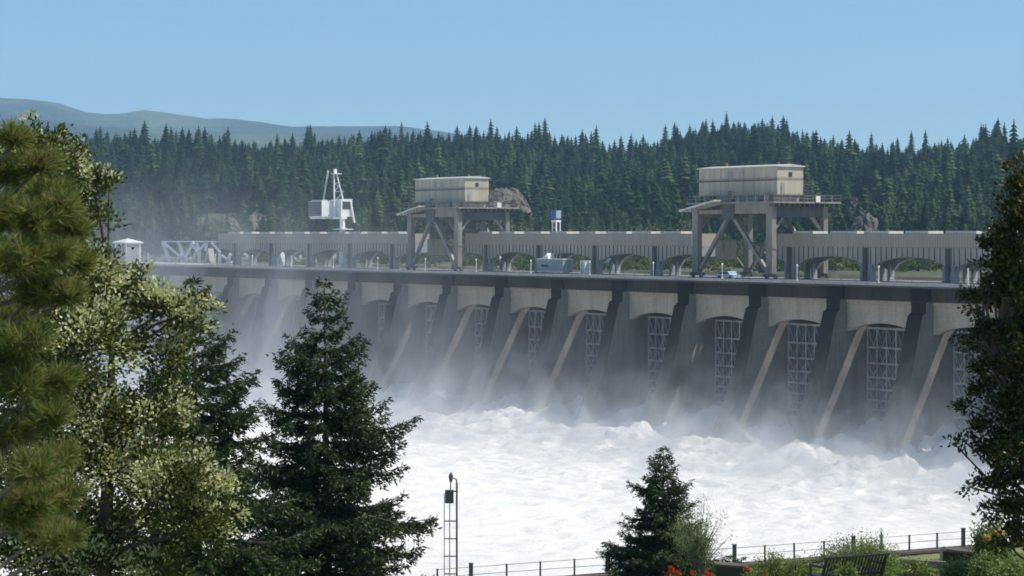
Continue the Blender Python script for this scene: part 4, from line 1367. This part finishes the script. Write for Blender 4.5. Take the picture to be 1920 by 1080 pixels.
Yt = 45.0
tbp = ground_px(190, Yt)
LB = [(58, 300, 62), (115, 318, 40), (128, 350, 50), (175, 345, 28), (100, 420, 85), (180, 362, 30), (205, 340, 16), (190, 418, 22), (50, 520, 110), (150, 545, 80), (215, 548, 40), (250, 575, 50), (300, 590, 45), (345, 585, 40), (360, 612, 30),
      (150, 650, 90), (290, 660, 50), (330, 680, 34), (60, 740, 110), (150, 790, 90), (285, 800, 70), (318, 770, 34), (395, 930, 48), (430, 965, 26), (200, 900, 100), (310, 920, 80), (360, 1000, 60), (385, 865, 28), (110, 1020, 100), (40, 960, 95), (60, 1060, 85), (170, 1075, 70), (300, 1075, 40), (20, 820, 80), (215, 1010, 55), (385, 575, 22), (265, 520, 25),
      (290, 740, 38), (100, 265, 22), (60, 250, 20), (140, 285, 22)]
blobtree('broadleaf_tree', tbp, LB, Yt, 31, 'large broadleaf tree at the left with clusters of pale cream new leaves and painted sun highlights', M['leaf'], M['leaf_pale'], tip=1.25, leaf=.115, nleaf=105000, clusters=26, trunk_r=.2)

# dark tree at the right edge
Yt = 50.0
tbp = ground_px(1975, Yt)
RB = [(1800, 641, 11), (1790, 833, 10), (1818, 913, 11), (1812, 561, 12), (1838, 500, 11), (1848, 968, 11), (1918, 316, 22), (1925, 360, 34), (1895, 372, 16), (1905, 400, 30), (1895, 440, 34), (1860, 437, 18), (1868, 468, 28), (1900, 500, 46), (1858, 515, 26), (1845, 560, 28), (1830, 566, 18), (1890, 570, 46), (1845, 600, 22), (1838, 632, 26), (1820, 640, 16), (1895, 640, 50), (1860, 690, 34), (1905, 710, 48),
      (1855, 740, 30), (1820, 760, 18), (1890, 780, 55), (1838, 815, 26), (1806, 826, 14), (1895, 850, 46), (1845, 862, 22), (1832, 905, 16), (1862, 905, 26), (1905, 910, 40), (1868, 960, 20), (1910, 970, 44), (1950, 420, 60), (1960, 560, 80), (1965, 700, 80), (1960, 850, 80), (1900, 1010, 34)]
RB = [(x_, y_, r_ * .82) for x_, y_, r_ in RB]
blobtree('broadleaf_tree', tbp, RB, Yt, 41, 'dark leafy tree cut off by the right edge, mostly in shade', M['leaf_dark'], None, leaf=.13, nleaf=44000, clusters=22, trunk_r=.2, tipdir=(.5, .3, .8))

# pine at the far left, nearest to us
def pine():
    g = np.random.default_rng(51)
    Yp = 22.0
    base = ground_px(-120, Yp)
    root = empty('pine_tree', base); tag(root, 'long needled pine at the far left edge, nearest to the viewer and slightly blurred', 'tree')
    tb = Vector(base)
    zones = [(30, 265, 26), (15, 330, 60), (70, 320, 40), (95, 370, 50), (60, 420, 70), (115, 400, 38), (140, 440, 34), (95, 480, 55), (150, 500, 28), (30, 500, 70), (60, 560, 40), (20, 600, 40), (10, 680, 40), (40, 730, 50), (90, 790, 50), (20, 820, 60), (110, 860, 45), (60, 890, 60), (125, 940, 40), (25, 970, 60), (80, 1000, 50), (120, 1020, 40), (50, 650, 60), (100, 720, 45), (60, 950, 50), (0, 420, 60), (100, 560, 45), (-40, 400, 70), (-40, 600, 80), (-40, 850, 80), (130, 560, 25)]
    tk = MB(); top = P(-60, 200, Yp) - tb
    tk.path([(0, 0, 0), tuple(Vector(top) * .35), tuple(Vector(top) * .7), tuple(top)], .22, .04, 10); tk.build('trunk', M['bark'], root)
    lm = MB(); C = []; D = []; L = []; BC = []; BD = []
    for (x_, y_, r_) in [(a_, b_, c_ * .82) for a_, b_, c_ in zones]:
        c = np.array(P(x_, y_, Yp + g.normal() * .5) - tb); r = r_ / F * Yp
        f = np.clip((c[2] - .5) / top.z, .05, .97)
        a = np.array(top) * f
        lm.path([tuple(a), tuple((a + c) / 2 + np.array([0, 0, -.08])), tuple(c)], .035, .014, 6)
        for _ in range(int(15 + r * 85)):
            d = g.normal(size=3); d /= np.linalg.norm(d); d[2] = d[2] * .5 + .25
            q = c + d * r * g.uniform(.3, 1.0)
            lm.path([tuple(c + (q - c) * .15), tuple(q)], .010, .005, 4)
            ax = (q - c) / np.linalg.norm(q - c); ax = ax * .7 + np.array([.1, 0, .35]); ax /= np.linalg.norm(ax)
            n = 46
            s = g.random(n)
            cc = q + ax[None, :] * (s * .14 - .08)[:, None]
            rd = g.normal(size=(n, 3)); rd /= np.linalg.norm(rd, axis=1)[:, None]
            dd = ax[None, :] * (.55 + .5 * s)[:, None] + rd * .75
            C.append(cc); D.append(dd); L.append(g.uniform(.12, .22, n))
    C = np.concatenate(C); D = np.concatenate(D); L = np.concatenate(L)
    V, Fc = cards(C, D, L, np.full(len(C), .0095), g)
    lm.build('limbs', M['bark_grey'], root)
    link('needles', np_mesh('needles', V, Fc, M['pine']), root)
    print('pine', len(Fc))
pine()

# pale wispy shrub beside the small conifer
Yt = 92.0
def shrub(name, Y, px_, spread, top_px, seed, label, mat, cat='shrub', stems=26, leaf=.09, nleaf=9000, flowers=None, fm=None, stem_m='bark_grey', droop=.2, leafw=.35, extra=None, solid=.25):
    g = np.random.default_rng(seed)
    b = ground_px(px_, Y)
    root = empty(name, b); tag(root, label, cat)
    H = zat(top_px, Y) - b.z; R = spread / F * Y
    sm = MB(); C = []; D = []; ends = []
    per = nleaf // stems
    for i in range(stems):
        az = g.random() * 6.28; q = g.random() ** .6
        hh = H * g.uniform(.55, 1.0) * (1 - .35 * q * q)
        e = np.array([math.cos(az) * R * q, math.sin(az) * R * q * .8, hh])
        mid = e * np.array([.35, .35, .55]) + g.normal(0, .05, 3)
        sm.path([(0, 0, 0), tuple(mid), tuple(e)], .012 + H * .006, .004, 4)
        ends.append(e)
        s = solid + (1 - solid) * g.random(per)
        s2 = s[:, None]
        pos = (1 - s2) ** 2 * 0 + 2 * s2 * (1 - s2) * mid + s2 ** 2 * e
        pos = pos + g.normal(0, R * .085 + .03, (per, 3))
        pos[:, 2] = np.maximum(pos[:, 2], .03)
        dd = g.normal(0, .7, (per, 3)) + (e - mid) / (np.linalg.norm(e - mid) + .01) * .6
        C.append(pos); D.append(dd)
    C = np.concatenate(C); D = np.concatenate(D)
    V, Fc = cards(C, D, leaf * g.uniform(.6, 1.3, len(C)), leaf * leafw * g.uniform(.7, 1.3, len(C)), g)
    sm.build('stems', M[stem_m], root)
    link('foliage', np_mesh('foliage', V, Fc, mat), root)
    if flowers:
        for (fx, fy, fr) in flowers:
            c = np.array(P(fx, fy, Y - R * .5) - b)
            n = 60
            d = g.normal(size=(n, 3)); d /= np.linalg.norm(d, axis=1)[:, None]
            r = fr / F * Y
            V, Fc = cards(c + d * r * .3, d, np.full(n, r * .85), np.full(n, r * .8), g)
            link('bloom', np_mesh('bloom', V, Fc, fm), root)
    return root
shrub('wispy_shrub', 90.0, 1310, 64, 926, 61, 'pale wispy shrub with thin grey stems leaning against the small conifer', M['willow'], stems=44, leaf=.13, nleaf=4200, leafw=.22, solid=.35)
shrub('round_bush', 66.0, 1608, 88, 1003, 62, 'round light green bush behind the black bench', M['shrub'], 'bush', stems=90, leaf=.09, nleaf=20000, solid=.1)
shrub('rose_bush', 52.0, 1858, 46, 962, 63, 'rose bush with large yellow blooms at the lower right', M['shrub'], 'bush', stems=60, leaf=.08, nleaf=9000, flowers=[(1875, 997, 8), (1851, 1009, 8), (1904, 1020, 7), (1909, 1013, 4)], fm=M['yellow_petal'], leafw=.55)
low = [(1450, 72, 46, 1034, 'shrub', 'low green bush left of the bench, below the slim fence posts'), (1500, 64, 40, 1042, 'shrub', 'low green bush touching the left end of the bench'),
       (1720, 56, 34, 1050, 'shrub', 'low leafy bush just right of the bench'), (1800, 50, 50, 1050, 'shrub', 'low spreading green bush in front of the dark hatch lid'),
       (1855, 46, 40, 1034, 'shrub', 'leafy green bush in front of the yellow roses'), (1420, 58, 30, 1062, 'shrub', 'small low bush near the red flowers'),
       (1585, 45, 24, 1050, 'shrub', 'low yellowish plant in front of the bench back'), (1900, 44, 50, 1052, 'shrub', 'low green bush in the lower right corner'),
       (1655, 70, 36, 1036, 'shrub', 'green bush half hidden behind the right end of the bench')]
for i, (x_, Y, sp, tp, mt, lab) in enumerate(low):
    shrub('low_bush', float(Y), x_, sp, tp, 70 + i, lab, M[mt], 'bush', stems=46, leaf=.075, nleaf=6500, leafw=.5, solid=.15)
shrub('dry_plant', 50.0, 1716, 16, 1066, 90, 'small orange dry plant right of the bench', M['dry_leaf'], 'plant', stems=16, leaf=.06, nleaf=900, leafw=.5)
shrub('red_flower_plant', 56.0, 1262, 22, 1064, 91, 'plant with bright red flowers at the foot of the small conifer', M['shrub'], 'flowers', stems=24, leaf=.06, nleaf=2200, leafw=.5,
      flowers=[(1258, 1068, 7), (1270, 1075, 6), (1250, 1077, 5)], fm=M['red_petal'])
shrub('red_flower_plant', 56.0, 1318, 26, 1068, 92, 'plant with red flowers below the wispy shrub', M['shrub'], 'flowers', stems=24, leaf=.06, nleaf=2200, leafw=.5,
      flowers=[(1298, 1074, 5), (1325, 1075, 5), (1332, 1078, 4)], fm=M['red_petal'])
shrub('red_flower_plant', 58.0, 1405, 20, 1060, 93, 'plant with red flowers right of the grey hatch lid', M['shrub'], 'flowers', stems=24, leaf=.06, nleaf=2000, leafw=.5,
      flowers=[(1402, 1068, 5), (1436, 1074, 4)], fm=M['red_petal'])
shrub('small_sapling', 104.0, 1617, 6, 996, 94, 'thin upright sapling tip rising left of centre above the round bush', M['spruce'], 'sapling', stems=9, leaf=.09, nleaf=500)
shrub('small_sapling', 104.0, 1652, 6, 990, 95, 'thin upright sapling tip rising right above the round bush', M['spruce'], 'sapling', stems=9, leaf=.09, nleaf=500)

# grass over the visible bank
g = np.random.default_rng(99)
n = 60000
Yg_ = g.uniform(46, 104, n); pxg = g.uniform(1180, 1925, n); Xg_ = (pxg - 960) / F * Yg_
zb_ = bank_z(Xg_, Yg_)[0] - .25 + (fbm(Xg_ / 2, Yg_ / 2, 3, 2) - .5) * .3
C = np.stack([Xg_, Yg_, zb_ - .02], -1)
D = g.normal(0, .35, (n, 3)); D[:, 2] = 1
V, Fc = cards(C, D, g.uniform(.08, .22, n), g.uniform(.012, .03, n), g)
M['grass'] = leafmat('grass blades', [(.14, .19, .05), (.23, .27, .08), (.38, .35, .15)], .35, 'island')
tag(link('grass', np_mesh('grass', V, Fc, M['grass'])), 'short rough grass on the garden bank', 'grass', kind='stuff')
#VOLUMES
def volmat(name, color, dens):
    m = bpy.data.materials.new(name); m.use_nodes = True
    nt = m.node_tree; nt.nodes.remove(nt.nodes['Principled BSDF'])
    v = nt.nodes.new('ShaderNodeVolumePrincipled')
    v.inputs['Color'].default_value = (*color, 1); v.inputs['Density'].default_value = dens
    v.inputs['Anisotropy'].default_value = .1
    nt.links.new(v.outputs[0], nt.nodes['Material Output'].inputs['Volume'])
    return m, nt, v
m, nt, v = volmat('haze', (.46, .72, 1.0), 0.85e-4)
a = MB(); a.box(-9500, 9500, -420, 13000, -7, 900)
tag(a.build('haze', m), 'thin blue air haze over the whole valley', 'haze', kind='stuff')

# spray hanging over the white water: dense low down, thinner and taller towards the far end
m, nt, v = volmat('spray mist', (.93, .96, 1.0), 0)
v.inputs['Anisotropy'].default_value = .35
co = coords(nt)
sep = N(nt, 'ShaderNodeSeparateXYZ'); nt.links.new(co, sep.inputs[0])
def mth(op, a, b_=None, c_=None, clamp=False):
    n = N(nt, 'ShaderNodeMath', operation=op, use_clamp=clamp)
    for s_, val in zip(n.inputs, (a, b_, c_)):
        if val is None: continue
        if isinstance(val, (int, float)): s_.default_value = val
        else: nt.links.new(val, s_)
    return n.outputs[0]
def mrange(x, a, b_, c_, d_):
    n = N(nt, 'ShaderNodeMapRange', interpolation_type='SMOOTHSTEP'); nt.links.new(x, n.inputs[0])
    for i_, q in enumerate((a, b_, c_, d_)): n.inputs[i_ + 1].default_value = q
    return n.outputs[0]
ux, ny, zz = sep.outputs
hs = mrange(ux, -190, 25, 18.0, 7.0)                        # scale height
fall = mth('POWER', 2.718, mth('MULTIPLY', mth('DIVIDE', zz, hs), -1.0))
nz = noise(nt, coords(nt, (1, 1, .5)), .075, 4, .6, .8)
nzr = mrange(nz, .42, .62, .05, 2.5)
edge = mth('MULTIPLY', mrange(ny, -75, -20, 0, 1), mrange(ny, 2, 24, 1, 0))
topf = mrange(zz, 32, 62, 1, 0)
amt = mth('MULTIPLY', mrange(ux, -140, 45, .0155, .004), mrange(ux, -320, -210, .1, 1))
d1 = mth('MULTIPLY', mth('MULTIPLY', fall, nzr), mth('MULTIPLY', mth('MULTIPLY', edge, topf), amt))
low = mth('POWER', 2.718, mth('MULTIPLY', mth('DIVIDE', mth('ABSOLUTE', mth('SUBTRACT', zz, 1.5)), 2.6), -1.0))
n2 = mrange(noise(nt, coords(nt, (1, 1, .8)), .16, 3, .6, .6), .44, .66, 0, 1)
near = mth('MULTIPLY', mrange(ny, -60, -16, .15, 1), mrange(ny, 2, 8, 1, 0))
d2 = mth('MULTIPLY', mth('MULTIPLY', low, n2), mth('MULTIPLY', near, .19))
q = mth('DIVIDE', mth('ADD', ny, 23.0), 9.0)
band = mth('POWER', 2.718, mth('MULTIPLY', mth('MULTIPLY', q, q), -1.0))
tall = mth('POWER', 2.718, mth('MULTIPLY', mth('DIVIDE', zz, 3.6), -1.0))
n3 = mrange(noise(nt, coords(nt, (1, 1, .8)), .12, 4, .65, .8), .50, .66, 0, 1)
d3 = mth('MULTIPLY', mth('MULTIPLY', band, tall), mth('MULTIPLY', n3, .5))
nt.links.new(mth('ADD', mth('ADD', d1, d2), d3), v.inputs['Density'])
a = MB(); a.box(-330, 90, -78, 40, -1, 64)
tag(a.build('spray_mist', m, None, W(0, 0, 0), ROT), 'white spray and mist drifting over the spillway piers', 'mist', kind='stuff')
